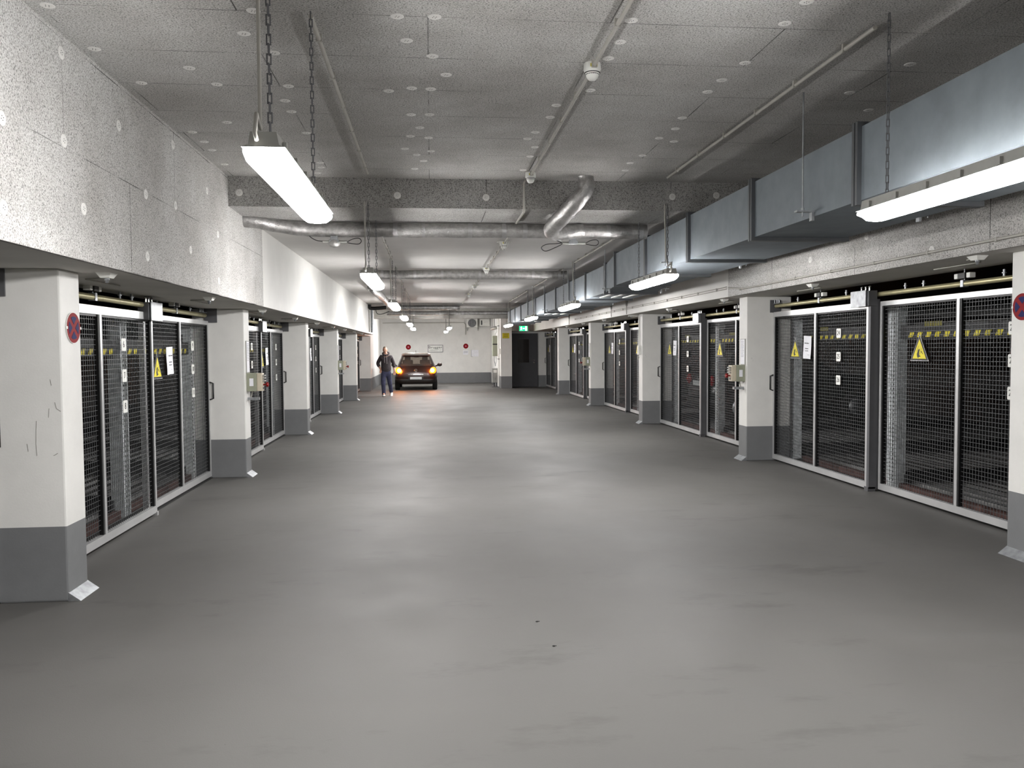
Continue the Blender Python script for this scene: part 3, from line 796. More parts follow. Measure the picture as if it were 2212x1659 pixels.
CW = [(-1.95, 4.48), (-0.91, 4.46), (-1.03, 4.78), (-1.96, 5.09), (-1.5, 5.38), (-1.9, 5.7), (-1.41, 5.69), (-0.92, 5.07), (-0.94, 5.69), (-1.02, 6.02), (-1.02, 6.29), (-1.57, 6.62), (-1.92, 6.93), (-1.91, 7.24), (-1.92, 7.53), (-1.95, 8.09), (-1.0, 6.89), (-0.16, 4.47), (0.04, 4.46), (-0.12, 4.81), (0.03, 5.05), (0.12, 5.38), (-0.27, 5.74), (-0.11, 5.67), (0.02, 5.68), (-0.13, 6.3), (0.01, 6.29), (-0.07, 6.66), (-0.15, 6.93), (0.0, 6.97), (-0.21, 7.36), (-0.11, 7.58), (0.02, 7.43), (-0.05, 7.82), (-0.14, 8.16), (-1.03, 7.96), (-1.05, 8.16), (-1.12, 8.42), (1.11, 4.42), (1.12, 4.73), (1.11, 5.0), (1.12, 5.62), (0.94, 5.98), (0.94, 6.29), (0.88, 6.73), (0.84, 6.94), (0.94, 7.22), (0.94, 7.57), (0.94, 8.15), (1.96, 5.34), (1.95, 5.59), (1.97, 6.23), (2.01, 6.54), (1.96, 6.84), (2.12, 6.94), (1.98, 7.46), (1.94, 7.77), (1.97, 8.09), (1.99, 5.01), (1.97, 4.39), (1.96, 4.11), (2.96, 5.53), (3.05, 4.95), (3.32, 5.92)]
LW = [(4.86, 3.33), (4.86, 2.84), (5.69, 3.15), (6.84, 3.31), (6.18, 2.79), (6.87, 2.83), (4.18, 2.35), (5.1, 2.5), (4.19, 2.78), (7.82, 3.13), (8.18, 2.78), (6.18, 2.34), (7.26, 2.52), (8.18, 2.33)]
BW = [(-1.94, 3.27), (-0.33, 3.26), (0.6, 3.25), (2.62, 3.28), (3.11, 3.3)]
RW = [(8.83, 2.63), (7.64, 2.73), (6.59, 2.47)]
wm = MB().lathe([(.037, 0), (.037, .002), (.033, .004), (.012, .003), (.0001, .001)], n=20)
wm.cur = 1
for a in range(4):
    q = a*PI/2+.4; wm.box(.011*math.cos(q)-.002, .011*math.cos(q)+.002, .011*math.sin(q)-.002, .011*math.sin(q)+.002, .003, .0045)
wme = wm.mesh('insulation_washer', [M['washer'], M['ink']])
def washer(Mx, where):
    o = D.objects.new('insulation_washer', wme); COL.objects.link(o); o.matrix_basis = Mx
    tag(o, 'pale round washer fixing the insulation boards on the ' + where, 'washer', 'insulation washers on the ' + where)
for x, y in CW: washer(T(x, y, ZC+.001) @ Matrix.Rotation(PI, 4, 'X'), 'rough ceiling')
for y, z in LW: washer(FR('L', BL, y, z), 'rough bulkhead opposite the duct')
for x, z in BW: washer(FR('F', x, 8.63, z), 'cross beam')
for y, z in RW: washer(FR('R', BR, y, z), 'rough bulkhead under the duct')

# soffit sensors with their thin conduits
def sensor(side, y, label):
    x, z = (-2.22, ZL) if side == 'L' else (4.42, ZR)
    t = thing('soffit_sensor', label, 'sensor', T(x, y, z), 'small white sensors under the bulkhead soffits')
    vs = [(-.05, -.065, 0), (.05, -.065, 0), (.05, .065, 0), (-.05, .065, 0), (-.03, -.04, -.035), (.03, -.04, -.035), (.03, .04, -.035), (-.03, .04, -.035)]
    MB().add(vs, [(0, 1, 2, 3), (7, 6, 5, 4), (0, 4, 5, 1), (1, 5, 6, 2), (2, 6, 7, 3), (3, 7, 4, 0)], False).build('housing', M['white_pl'], t)
    MB().lathe([(.018, -.035), (.018, -.05), (.01, -.052), (.012, -.066), (.0, -.07)], n=12).build('nozzle', M['galv'], t)
    s = -1 if side == 'L' else 1
    b_ = MB().tube([(0, .06, -.012), (s*.05, .2, -.012), (s*.28, .35, -.012), (s*.28, 1.0, -.012)], .006, 6)
    b_.build('thin_conduit', M['conduit'], t)
pl = ['first', 'second', 'third', 'fourth', 'fifth', 'sixth', 'seventh', 'eighth', 'ninth']
for k in range(9): sensor('L', 5.87+2.6*k, '%s small white sensor under the bulkhead opposite the duct' % pl[k])
for k in range(9): sensor('R', 6.2+2.85*k, '%s small white sensor under the bulkhead on the duct side' % pl[k])

# conduit along the right bulkhead
t = thing('bulkhead_conduit', 'grey conduit along the rough bulkhead under the duct', 'conduit', T(BR-.003, -4, 2.45))
MB().tube([(-.015, 0, 0), (-.015, 14.8, .0), (-.015, 15.3, .05)], .012, 8).build('tube', M['conduit'], t)
m = MB()
for k in range(18): m.box(-.03, 0, .4+.85*k, .42+.85*k, -.016, .016)
m.build('clip', M['conduit'], t)
t = thing('bulkhead_conduit', 'pair of thin conduits along the white bulkhead under the duct', 'conduit', T(BR-.003, 11.4, 2.52))
MB().tube([(-.012, 0, 0), (-.012, 12.5, 0)], .007, 6).build('tube', M['conduit'], t)
MB().tube([(-.012, 0, -.03), (-.012, 12.5, -.03)], .007, 6).build('tube', M['conduit'], t)
m = MB()
for k in range(15): m.box(-.022, 0, .4+.85*k, .415+.85*k, -.04, .01)
m.build('clip', M['conduit'], t)
for y, lab in ((17.4, 'vertical conduit with sleeve on the bulkhead above the third pillar, duct side'), (18.9, 'vertical conduit with grey sleeve just beyond the third pillar, duct side'), (24.8, 'vertical conduit on the white bulkhead near the fourth lamp, duct side')):
    t = thing('vertical_conduit', lab, 'conduit', T(BR, y, ZR+.01))
    MB().cyl((-.02, 0, 0), (-.02, 0, .72), .011, 8).build('tube', M['conduit'], t)
    MB().cyl((-.02, 0, .18), (-.02, 0, .36), .02, 10).build('sleeve', M['lampgrey'], t)

# ------------------------------------------------------------------ ventilation duct
t = thing('ventilation_duct', 'large rectangular galvanised ventilation duct in flanged sections under the ceiling', 'duct', T(3.1, 0, 2.57))
def ductbox(y0, y1, z0, z1):
    return MB().box(-.39, .41, y0, y1, z0, z1)
ys = [-8.8, -6.9, -5.2, -3.5, -1.84, -.15, 1.55, 3.25, 4.94, 6.63, 8.32, 10.03, 11.75]
for a, c in zip(ys, ys[1:]):
    ductbox(a, c, 0, .46).build('duct_section', M['duct'], t)
    for yy in (c-.02, c+.02) if c != ys[-1] else (c-.02,):
        m = MB().box(-.42, -.39, yy-.014, yy+.014, -.03, .49).box(.41, .44, yy-.014, yy+.014, -.03, .49)
        m.box(-.39, .41, yy-.014, yy+.014, -.03, 0).box(-.39, .41, yy-.014, yy+.014, .46, .49)
        m.build('flange', M['duct_b'], t)
vs = [(-.39, 11.75, 0), (.41, 11.75, 0), (.41, 11.75, .46), (-.39, 11.75, .46), (-.39, 12.4, -.06), (.41, 12.4, -.06), (.41, 12.4, .37), (-.39, 12.4, .37)]
MB().add(vs, [(0, 1, 5, 4), (1, 2, 6, 5), (2, 3, 7, 6), (3, 0, 4, 7), (3, 2, 1, 0), (4, 5, 6, 7)], False).build('step_section', M['duct'], t)
ys = [12.42, 14.0, 15.7, 17.4, 19.1, 20.8, 22.5, 24.2, 25.9, 27.4, 28.4]
for a, c in zip(ys, ys[1:]):
    ductbox(a, c, -.06, .37).build('duct_section', M['duct'], t)
    for yy in (a,):
        m = MB().box(-.42, -.39, yy-.02, yy+.02, -.09, .40).box(.41, .44, yy-.02, yy+.02, -.09, .40)
        m.box(-.39, .41, yy-.02, yy+.02, -.09, -.06).box(-.39, .41, yy-.02, yy+.02, .37, .40)
        m.build('flange', M['duct_b'], t)
ductbox(28.4, 28.42, -.09, .4).build('end_cap', M['duct_b'], t)
# louvred vent grilles underneath
for y in (13.1, 19.8, 24.9):
    m = MB()
    for k in range(3): m.box(-.25+.2*k, -.19+.2*k, y-.45, y+.45, -.075, -.061)
    m.build('vent_grille', M['white_pl'], t)
for k, y in enumerate((-1.2, 2.1, 5.55, 8.93, 12.1, 15.4, 18.7, 22.)):
    zc = ZC if y < 8.6 else (3.13 if y < 9.5 else ZW)
    zb = 2.60 if y < 12 else 2.54
    h = thing('duct_hanger', '%s threaded rod pair carrying the duct' % (['rearmost', 'overhead', 'first visible', 'second visible', 'third visible', 'fourth visible', 'fifth visible', 'last'][k]), 'hanger', T(3.1, y, zb), 'threaded rods carrying the duct')
    for x in (-.47, .47):
        MB().cyl((x, 0, -.03), (x, 0, zc-zb), .0065, 6).build('threaded_rod', M['galv'], h)
        s = 1 if x < 0 else -1
        m = MB().box(min(x-.05*s, x+.08*s), max(x-.05*s, x+.08*s), -.025, .025, .0, .012)
        m.box(min(x+.06*s, x+.078*s), max(x+.06*s, x+.078*s), -.02, .02, -.06, .0).cyl((x, 0, .012), (x, 0, .03), .013, 6)
        m.build('clamp', M['galv'], h)

# ------------------------------------------------------------------ foil pipes
def smoothpath(P, n=6):
    P = [Vector(p) for p in P]; out = []
    for i in range(len(P)-1):
        a, b_, c, d_ = P[max(0, i-1)], P[i], P[i+1], P[min(len(P)-1, i+2)]
        for k in range(n):
            u = k/n
            out.append(.5*((2*b_)+(-a+c)*u+(2*a-5*b_+4*c-d_)*u*u+(-a+3*b_-3*c+d_)*u**3))
    out.append(P[-1]); return out
def foilpipe(name, path, r, label, bands, wob=.05, n=18):
    m = MB(); rs = [r*(1+random.uniform(-wob, wob)) for _ in path]
    m.tube(path, rs, n)
    xs, ys, zs = zip(*path); org = (path[0][0], path[0][1], path[0][2])
    t = thing(name, label, 'pipe', T(*org))
    m.v = [(a-org[0], b_-org[1], c-org[2]) for a, b_, c in m.v]; m.build('wrapped_pipe', M['foil'], t)
    for p, q, rr in bands:
        p, q = Vector(p)-Vector(org), Vector(q)-Vector(org)
        MB().cyl(p, q, rr, n).build('tape_band', M['tape'], t)
p = smoothpath([(-2.2, 9.30, 3.10), (-1.95, 9.36, 3.10), (-1.72, 9.5, 3.07), (-1.4, 9.62, 3.045)], 5)
p += [Vector((-1.4+k*.25, 9.63, 3.045)) for k in range(1, 17)]
foilpipe('foil_pipe', p, .086, 'foil-wrapped pipe across the aisle just behind the rough cross beam', [((x, 9.63, 3.045), (x+.05, 9.63, 3.045), .088) for x in (-1.25, -.75, -.42, -.1, .45, .85, 1.1, 1.5, 2.1, 2.5)])
foilpipe('foil_pipe', smoothpath([(1.63, 8.42, 3.44), (1.63, 8.42, 3.32), (1.55, 8.47, 3.20), (1.42, 8.70, 3.06), (1.36, 9.0, 2.99), (1.42, 9.3, 2.98), (1.6, 9.52, 3.02), (1.8, 9.6, 3.05)], 5), .088,
         'short crinkled foil pipe bending from the ceiling hole down to the cross pipe', [((1.49, 8.58, 3.13), (1.47, 8.62, 3.11), .094)], .08)
p = [Vector((-1.28+k*.35, 15.2, 3.03)) for k in range(12)]
foilpipe('foil_pipe', p, .082, 'second foil-wrapped pipe crossing the white ceiling', [((x, 15.2, 3.03), (x+.05, 15.2, 3.03), .087) for x in (-.9, -.3, .2, .9, 1.4, 1.9, 2.4)])
foilpipe('foil_pipe', smoothpath([(-1.3, 18.2, 3.04), (-1.28, 18.4, 2.99), (-1.22, 19.0, 2.96), (-1.2, 21, 2.96), (-1.2, 24, 2.96), (-1.2, 26.6, 3.0)], 5), .09,
         'foil pipe running lengthwise down the aisle beside a lamp row', [((-1.2, 20.5, 2.96), (-1.2, 20.6, 2.96), .096), ((-1.2, 22.5, 2.96), (-1.2, 22.6, 2.96), .096)])
foilpipe('foil_pipe', smoothpath([(-1.45, 27.2, 3.04), (-.8, 27.2, 3.04), (0, 27.2, 3.04), (.6, 27.2, 3.04), (.84, 27.25, 3.04), (.92, 27.45, 3.04), (.92, 27.9, 3.04)], 5), .075,
         'far short foil pipe with a rounded elbow end under the ceiling', [((x, 27.2, 3.04), (x+.06, 27.2, 3.04), .08) for x in (-1.0, -.2, .4)])
foilpipe('foil_pipe', [Vector((-1.5+k*.3, 28.5, 2.91)) for k in range(15)], .072,
         'last foil pipe, just in front of the far beam', [((x, 28.5, 2.91), (x+.06, 28.5, 2.91), .077) for x in (-.6, .3, 1.1, 1.9)])
t = thing('drain_bend', 'black pipe bend with dangling cable at the far end of the bulkhead', 'pipe', T(-2.05, 27.2, 3.04))
MB().tube(smoothpath([(.05, 0, .1), (.06, 0, .0), (.16, 0, -.03), (.6, 0, 0)], 5), .06, 12).build('bend', M['black'], t)
MB().tube(smoothpath([(.25, -.05, -.05), (.3, -.08, -.2), (.45, -.08, -.22), (.7, -.05, -.13)], 5), .012, 6).build('cable', M['black'], t)
# vertical pipes at the end of the left bulkhead
for y, x, r, mt, lab in ((27.3, BL+.03, .022, 'conduit', 'thin grey vertical pipe at the far bulkhead end near the person'), (28.3, BL+.05, .045, 'galv', 'thicker grey downpipe at the far bulkhead end near the person')):
    tag(MB().cyl((x, y, ZL+.05), (x, y, ZW-.01), r, 14).world('vertical_pipe', M[mt]), lab, 'pipe')

# cable loops hanging under the cross pipe
def loopunit(x, label, foil):
    t = thing('cable_coupling', label, 'cable coupling', T(x, 9.6, 2.905), 'couplings with cable loops under the cross pipe')
    MB().cbox((0, 0, 0), (.11, .06, .035), .006).build('body', M['galv'], t)
    MB().cyl((-.13, 0, -.005), (-.05, 0, -.005), .017, 10).cyl((.05, 0, -.005), (.15, 0, -.005), .017, 10).build('sleeve', M['lampgrey'], t)
    if foil: MB().ball((.0, 0, -.02), .07, 12, (1, .6, .75)).build('foil_wrap', M['foil'], t)
    MB().cbox((.0, 0, .04), (.08, .05, .05), .006).build('holder', M['galv'], t)
    for s in (-1, 1):
        P = smoothpath([(s*.15, 0, -.005), (s*.22, 0, .03), (s*.29, 0, .035), (s*.31, 0, 0), (s*.27, 0, -.03), (s*.15, 0, -.015)], 5)
        if s < 0: P = smoothpath([(-.12, 0, 0), (-.2, 0, .01), (-.27, 0, .05), (-.30, 0, .10)], 5) if foil else smoothpath([(-.13, 0, 0), (-.2, 0, -.01), (-.32, 0, -.02), (-.38, 0, -.06), (-.33, 0, -.10), (-.22, 0, -.06), (-.13, 0, -.01), (-.2, 0, .03), (-.26, 0, .08)], 5)
        MB().tube(P, .0045, 6).build('cable_loop', M['black'], t)
loopunit(-1.10, 'foil-wrapped cable coupling with wire loop under the first foil pipe', True)
loopunit(1.70, 'bare grey cable coupling with wire loops under the pipe elbow', False)

# ------------------------------------------------------------------ far end details
def roundsign(x, z, label):
    t = thing('round_sign', label, 'sign', FR('F', x, YBACK, z), 'round red signs on the end wall')
    MB().lathe([(.16, 0), (.16, .01)], n=32).build('backing', M['white_pl'], t)
    MB().lathe([(.125, .01), (.125, .013)], n=32).build('red_face', M['red'], t)
    MB().lathe([(.04, .013), (.04, .015)], n=20).build('centre', simple('pink', (.75, .35, .45), .4), t)
roundsign(-1.08, 1.76, 'round red sign on the end wall above the parked car'); roundsign(1.70, 1.79, 'round red sign on the end wall between board and fan unit')
t = thing('lettered_board', 'white framed rectangular board with dark wide lettering on the end wall', 'sign', FR('F', .22, YBACK, 1.68))
MB().cbox((0, 0, .015), (.74, .36, .03), .004).build('frame', M['greyink'], t)
MB().box(-.345, .345, -.155, .155, .03, .032).build('panel', M['white_pl'], t)
text('lettering', 'Brugger', .165, M['ink'], t, 0, .055, .033, 1.28)
MB().box(-.3, .3, -.075, -.062, .032, .034).box(-.3, .1, -.105, -.098, .032, .034).build('small_print', M['greyink'], t)
t = thing('wall_notice', 'small white notice on the end wall below a round red sign', 'notice', FR('F', 1.69, YBACK, 1.48))
MB().box(-.13, .13, -.1, .1, 0, .006).build('sheet', M['paper'], t)
MB().box(-.1, .1, .03, .045, .006, .008).box(-.1, .1, -.02, -.005, .006, .008).build('print', M['greyink'], t)
t = thing('wall_frame', 'white empty frame on the end wall beside the small notice', 'frame', FR('F', 2.14, YBACK, 1.44))
MB().box(-.18, .18, -.16, .16, 0, .008).build('panel', M['paper'], t)
MB().box(-.19, -.175, -.17, .17, 0, .02).box(-.19, -.1, -.17, -.155, 0, .02).build('edge', M['lampgrey'], t)
t = thing('fan_unit', 'square wall fan unit with round dark grille high on the end wall', 'fan', FR('F', 2.0, 39.25, 2.90))
MB().cbox((0, 0, -.15), (.52, .42, .30), .01).build('casing', M['white_pl'], t)
g = MB().lathe([(.2, .0), (.2, .012)], n=28).build('grille', M['darkgrey'], t)
m = MB()
for k in range(7):
    x = -.15+.05*k; h = math.sqrt(.19**2-x*x); m.box(x-.006, x+.006, -h, h, .012, .018)
m.build('blade_bars', M['galv'], g)
for sx in (-.22, .3):
    m = MB().box(sx-.02, sx+.02, -.36, -.22, -.33, -.29); m.box(sx-.02, sx+.02, -.24, -.21, -.33, .0)
    m.build('wall_bracket', M['lampgrey'], t)
t = thing('wall_cabinet', 'white ventilation box with dark opening beside the fan', 'box', FR('F', 2.62, 39.35, 2.93))
MB().cbox((0, 0, -.12), (.5, .34, .24), .01).build('casing', M['white_pl'], t)
MB().box(-.18, -.12, -.12, .1, 0, .005).build('opening', M['black'], t)
MB().tube([(0, 0, 0), (0, 0, .01)], .01).build('knob', M['darkgrey'], t)
P = [(-2.3, 39.57, 2.93), (1.62, 39.57, 2.93), (1.70, 39.57, 2.85), (1.70, 39.57, 2.35)]
tag(MB().tube(P, .018, 8).world('wall_conduit', M['conduit']), 'thin pipe along the top of the end wall turning down near the fan', 'pipe')

t = thing('yellow_notice', 'yellow notice sign high on the corner block beside the dark door', 'sign', FR('F', 3.11, 33.6, 2.19))
MB().box(-.145, .145, -.11, .11, 0, .008).build('panel', M['yellow'], t)
m = MB().box(-.135, .135, .09, .1, .008, .01).box(-.135, .135, -.1, -.09, .008, .01)
for k in range(3): m.box(-.10, .10, .045-.05*k, .06-.05*k, .008, .01)
m.build('print', M['ink'], t)
t = thing('exit_sign', 'green lit exit sign with running figure above the dark door', 'exit sign', FR('F', 3.82, 33.35, 2.48))
MB().cbox((0.02, 0, -.04), (.42, .24, .08), .01).build('casing', M['lampgrey'], t)
MB().box(-.17, .17, -.10, .10, 0, .006).build('green_panel', M['green'], t)
m = MB()
m.lathe([(.018, .006), (.018, .009)], (-.085, .06, 0), 12)
m.prism([(-.10, .045), (-.07, .045), (-.06, .0), (-.09, -.01)], .006, .009)
m.prism([(-.10, .045), (-.14, .02), (-.135, .01), (-.095, .03)], .006, .009).prism([(-.075, .04), (-.045, .02), (-.05, .01), (-.075, .025)], .006, .009)
m.prism([(-.09, -.005), (-.14, -.06), (-.13, -.07), (-.075, -.01)], .006, .009).prism([(-.075, 0), (-.05, -.07), (-.065, -.075), (-.085, 0)], .006, .009)
m.prism([(-.02, .012), (.02, .012), (.02, .035), (.05, .0), (.02, -.035), (.02, -.012), (-.02, -.012)], .006, .009)
m.box(.075, .145, -.085, .085, .006, .009)
m.build('pictogram', M['exitwhite'], t)
t = thing('sign_bracket', 'thin metal bracket above the exit sign', 'bracket', FR('F', 3.82, 33.5, 2.75))
MB().box(-.16, .16, -.01, .01, -.1, 0).cyl((-.1, 0, -.05), (-.1, -.15, -.05), .006).cyl((.1, 0, -.05), (.1, -.15, -.05), .006).build('bar', M['galv'], t)

# technical equipment on the block left of the door (faces the aisle)
t = thing('pump_cabinet', 'tall grey wall cabinet with dark strap beside the door corner', 'cabinet', T(2.9, 35.2, 1.32))
MB().cbox((-.12, 0, .45), (.22, .5, .88), .01).build('body', M['boxgrey'], t)
MB().box(-.235, -.01, -.256, -.25, .50, .55).build('strap', M['black'], t)
MB().tube([(-.12, -.1, .89), (-.12, -.1, 1.0), (-.05, -.1, 1.05), (-.03, -.1, 1.7)], .02).build('supply_pipe', M['white_pl'], t)
MB().tube([(-.16, -.1, 0.01), (-.16, -.1, -.2), (-.10, -.1, -.42)], .015).tube([(-.08, -.1, 0.01), (-.07, -.1, -.25), (-.12, -.1, -.42)], .012).build('lower_pipe', M['galv'], t)
t = thing('pump_unit', 'small transparent-fronted pump box standing on a foot by the door corner', 'pump', T(2.74, 34.9, 0))
MB().cbox((0, 0, .5), (.26, .34, .62), .02).build('box', M['lampgrey'], t)
MB().cbox((0, -.175, .68), (.14, .01, .12), .003).build('label_plate', M['white_pl'], t)
MB().tube([(-.06, -.18, .62), (-.07, -.19, .45), (.0, -.19, .3), (.05, -.19, .5)], .008).build('hose', M['galv'], t)
MB().cyl((-.03, 0, .02), (-.03, 0, .2), .03).cyl((.07, 0, .02), (.07, 0, .2), .02).box(-.14, .14, -.1, .1, 0, .02).build('foot', M['darkgrey'], t)
t = thing('riser_pipes', 'bundle of pale vertical pipes on the corner block beside the door', 'pipe', T(2.87, 34.2, 0))
for k, (yy, r_) in enumerate(((.0, .025), (.12, .02), (.3, .03))):
    MB().cyl((-.01, yy, .05), (-.01, yy, 3.1), r_, 10).build('pipe', M['white_pl'] if k != 1 else M['galv'], t)
MB().box(-.04, .02, -.05, .4, 2.6, 2.63).box(-.04, .02, -.05, .4, 1.2, 1.23).build('clamp_bar', M['darkgrey'], t)
tag(MB().cbox((2.86, 33.85, 1.55), (.07, .14, .22), .01).world('switch_box', M['white_pl']), 'small white switch box on the corner block', 'switch box')

# ------------------------------------------------------------------ cars
def rring(hx, y0, y1, z, r=.3, n=10, yc=0.):
    """rounded rectangle ring in plan"""
    r = min(r, hx*.95, (y1-y0)/2*.95); pts = []
    for cx, cy, a0 in ((hx-r, y0+r, -90), (hx-r, y1-r, 0), (-hx+r, y1-r, 90), (-hx+r, y0+r, 180)):
        for k in range(n):
            a = math.radians(a0+90*k/(n-1)); pts.append((cx+r*math.cos(a), cy+r*math.sin(a), z))
    return pts
def loft(rings, caps=True):
    m = MB(); N = len(rings[0]); vs = [p for r in rings for p in r]
    fs = [(i*N+k, i*N+(k+1) % N, (i+1)*N+(k+1) % N, (i+1)*N+k) for i in range(len(rings)-1) for k in range(N)]
    m.add(vs, fs, True)
    if caps: m.add(rings[0], [tuple(range(N))[::-1]], True); m.add(rings[-1], [tuple(range(N))], True)
    return m
def car(label, Mx, paint, roof, lens_l, lamps_on, antenna=True, pz=.49):
    t = thing('hatchback_car', label, 'car', Mx)
    prof = [(.26, .66, .28, 3.45, .30), (.32, .78, .12, 3.58, .32), (.42, .835, .02, 3.66, .34), (.58, .85, .0, 3.69, .38), (.72, .845, .04, 3.66, .40), (.84, .83, .10, 3.50, .42), (.93, .80, .18, 2.95, .42)]
    body = loft([rring(hx, a, c, z, r) for z, hx, a, c, r in prof]).build('body', paint, t)
    MB().v
    loft([rring(hx, a, c, z, .3) for z, hx, a, c in ((.245, .70, .10, 3.5), (.33, .80, -.005, 3.6), (.43, .842, -.012, 3.67), (.45, .842, -.004, 3.67))]).build('lower_bumper', M['trim_black'], t)
    # greenhouse: shell with openings
    gp = [(.925, .79, .20, 2.85, .38), (.98, .765, .235, 2.72, .36), (1.05, .735, .28, 2.58, .34), (1.34, .615, .50, 2.15, .28), (1.40, .59, .54, 2.08, .26)]
    R_ = [rring(hx, a, c, z, r, 12) for z, hx, a, c, r in gp]
    N = len(R_[0]); shell = MB(); wins = {'rear_window': MB(), 'windshield': MB(), 'side_window': MB(), 'side_window2': MB()}
    vs = [p for r in R_ for p in r]
    for i in range(len(R_)-1):
        for k in range(N):
            k2 = (k+1) % N; f = (i*N+k, i*N+k2, (i+1)*N+k2, (i+1)*N+k)
            q = [vs[j] for j in f]; cx = sum(p[0] for p in q)/4; cy = sum(p[1] for p in q)/4
            win = None
            if 1 <= i <= 2:
                hx = gp[i][1]
                edge_y = cy < gp[i][2]+.14
                if cy < 1.0 and abs(q[0][1]-q[1][1]) < abs(q[0][0]-q[1][0]) and abs(cx) < hx*.93: win = 'rear_window'
                elif cy > 2. and abs(q[0][1]-q[1][1]) < abs(q[0][0]-q[1][0]): win = 'windshield'
                elif abs(q[0][1]-q[1][1]) > .8: win = 'side_window' if cx < 0 else 'side_window2'
            (wins[win] if win else shell).add(q, [(0, 1, 2, 3)], True)
    shell.build('cabin_frame', paint, t)
    for k, w in wins.items():
        if w.v: w.build(k.rstrip('2'), M['glass'], t)
    loft([rring(hx, a, c, z, r, 12) for z, hx, a, c, r in ((1.40, .60, .52, 2.08, .26), (1.45, .59, .44, 2.04, .25), (1.485, .55, .50, 1.95, .24), (1.505, .46, .62, 1.85, .22))]).build('roof', roof, t)
    MB().cbox((0, .48, 1.395), (.98, .16, .03), .01).build('roof_spoiler', paint, t)
    for sx in (-.36, .36):
        s = MB().cbox((sx, 1.45, 1.0), (.44, .14, .42), .05).cbox((sx, 1.42, 1.27), (.24, .10, .16), .04); s.build('seat', M['seat'], t)
    MB().cbox((0, .85, .98), (1.25, .12, .14), .04).build('rear_bench', M['seat'], t)
    MB().cbox((0, 2.02, 1.33), (.2, .03, .06), .012).build('interior_mirror', M['black'], t)
    for sx in (-1, 1):
        w = MB().lathe([(.17, sx*.665), (.30, sx*.665), (.31, sx*.69), (.31, sx*.84), (.30, sx*.855), (.17, sx*.855)] if sx > 0 else [(.17, -.855), (.30, -.855), (.31, -.84), (.31, -.69), (.30, -.665), (.17, -.665)], (0, 0, .31), 28, 'x')
        for yy in (.62, 3.02):
            ww = MB(); ww.v = [(a, b_+yy, c) for a, b_, c in w.v]; ww.f = list(w.f); ww.m = list(w.m); ww.sm = list(w.sm)
            o = ww.build('wheel', M['tyre'], t)
            MB().lathe([(.17, 0), (.17, .02), (.05, .03)] if sx > 0 else [(.05, -.03), (.17, -.02), (.17, 0)], (sx*.846, yy, .31), 20, 'x').build('rim', M['galv'], o)
    # tail lamps, emblem, plate
    for sx in (-1, 1):
        m = MB().ball((sx*.70, .095, .80), .115 if lamps_on else .09, 16, (1., .6, 1.15)); m.build('tail_lamp_housing', M['amberlens'] if lamps_on else M['redlens'], t)
        m = MB().ball((sx*.665, .05, .80), .085 if lamps_on else .05, 16, (1., .8, 1.)); m.build('indicator_lamp', lens_l, t)
        mm = MB().ball((sx*.98, 2.25, .99), .11, 14, (1., .55, .72)); mm.tube([(sx*.80, 2.27, .93), (sx*.93, 2.25, .96)], .03)
        mm.build('wing_mirror', M['carpaint'] if paint is M['carpaint'] else paint, t)
        MB().ball((sx*.98, 2.23, .99), .085, 12, (1., .65, .72)).build('mirror_glass', M['chrome'], t) if 0 else None
    g = MB().tube([(.052*math.cos(a), .0, .80+.052*math.sin(a)+.0) for a in [k*PI/12 for k in range(24)]], .007, 6, closed=True)
    g.tube([(-.045, -.004, .785), (.0, -.006, .80), (.0, -.006, .80), (.045, -.004, .815)], .007, 6)
    g.v = [(a, b_+.04, c) for a, b_, c in g.v]; g.build('emblem', M['chrome'], t)
    MB().cbox((0, .012, .63), (.62, .02, .018), .005).build('chrome_strip', M['chrome'], t)
    MB().cbox((0, -.008+(.04 if pz > .6 else 0), pz-.01), (.60, .02, .15), .01).build('plate_recess', M['trim_black'], t)
    MB().cbox((0, -.022+(.04 if pz > .6 else 0), pz), (.47, .01, .10), .003).build('number_plate', M['plate'], t)
    MB().tube([(-.1, .19, .99), (.0, .21, .99), (.28, .24, 1.0)], .009).build('rear_wiper', M['black'], t)
    if antenna: MB().tube([(0, .62, 1.47), (0, .50, 1.60)], .008).ball((0, .62, 1.475), .025, 10).build('antenna', M['black'], t)
    return t
car('dark brown hatchback with pale roof and glowing orange lamps, parked before the end wall', T(-.61, 32.85, 0), M['carpaint'], M['roofpaint'], M['amber'], True)
# car on the lower platform, rear towards the aisle
car('black car behind the mesh gates of the second full bay, duct side', T(5.42, 16.2, .12) @ Matrix.Rotation(-PI/2, 4, 'Z') @ Matrix.Diagonal((1, 1, 1.08, 1)), M['carblack'], M['carblack'], M['redlens'], False, False, .74)

# ------------------------------------------------------------------ person
def skinned(name, joints, edges, mat, parent, root=0, sub=2):
    me = D.meshes.new(name); me.from_pydata([j[:3] for j in joints], edges, [])
    o = D.objects.new(name, me); COL.objects.link(o); o.parent = parent
    md = o.modifiers.new('skin', 'SKIN'); md.use_smooth_shade = True
    sv = me.skin_vertices[0].data if me.skin_vertices else None
    if sv is None:
        bm = bmesh.new(); bm.from_mesh(me); bm.verts.layers.skin.verify(); bm.to_mesh(me); bm.free(); sv = me.skin_vertices[0].data
    for i, j in enumerate(joints):
        r = j[3]; sv[i].radius = (r, r) if not isinstance(r, tuple) else r; sv[i].use_root = (i == root)
    s = o.modifiers.new('sub', 'SUBSURF'); s.levels = sub; s.render_levels = sub
    bpy.context.view_layer.update()
    dg = bpy.context.evaluated_depsgraph_get(); m2 = D.meshes.new_from_object(o.evaluated_get(dg))
    o.modifiers.clear(); o.data = m2; m2.materials.clear(); m2.materials.append(mat)
    for p_ in m2.polygons: p_.use_smooth = True
    return o
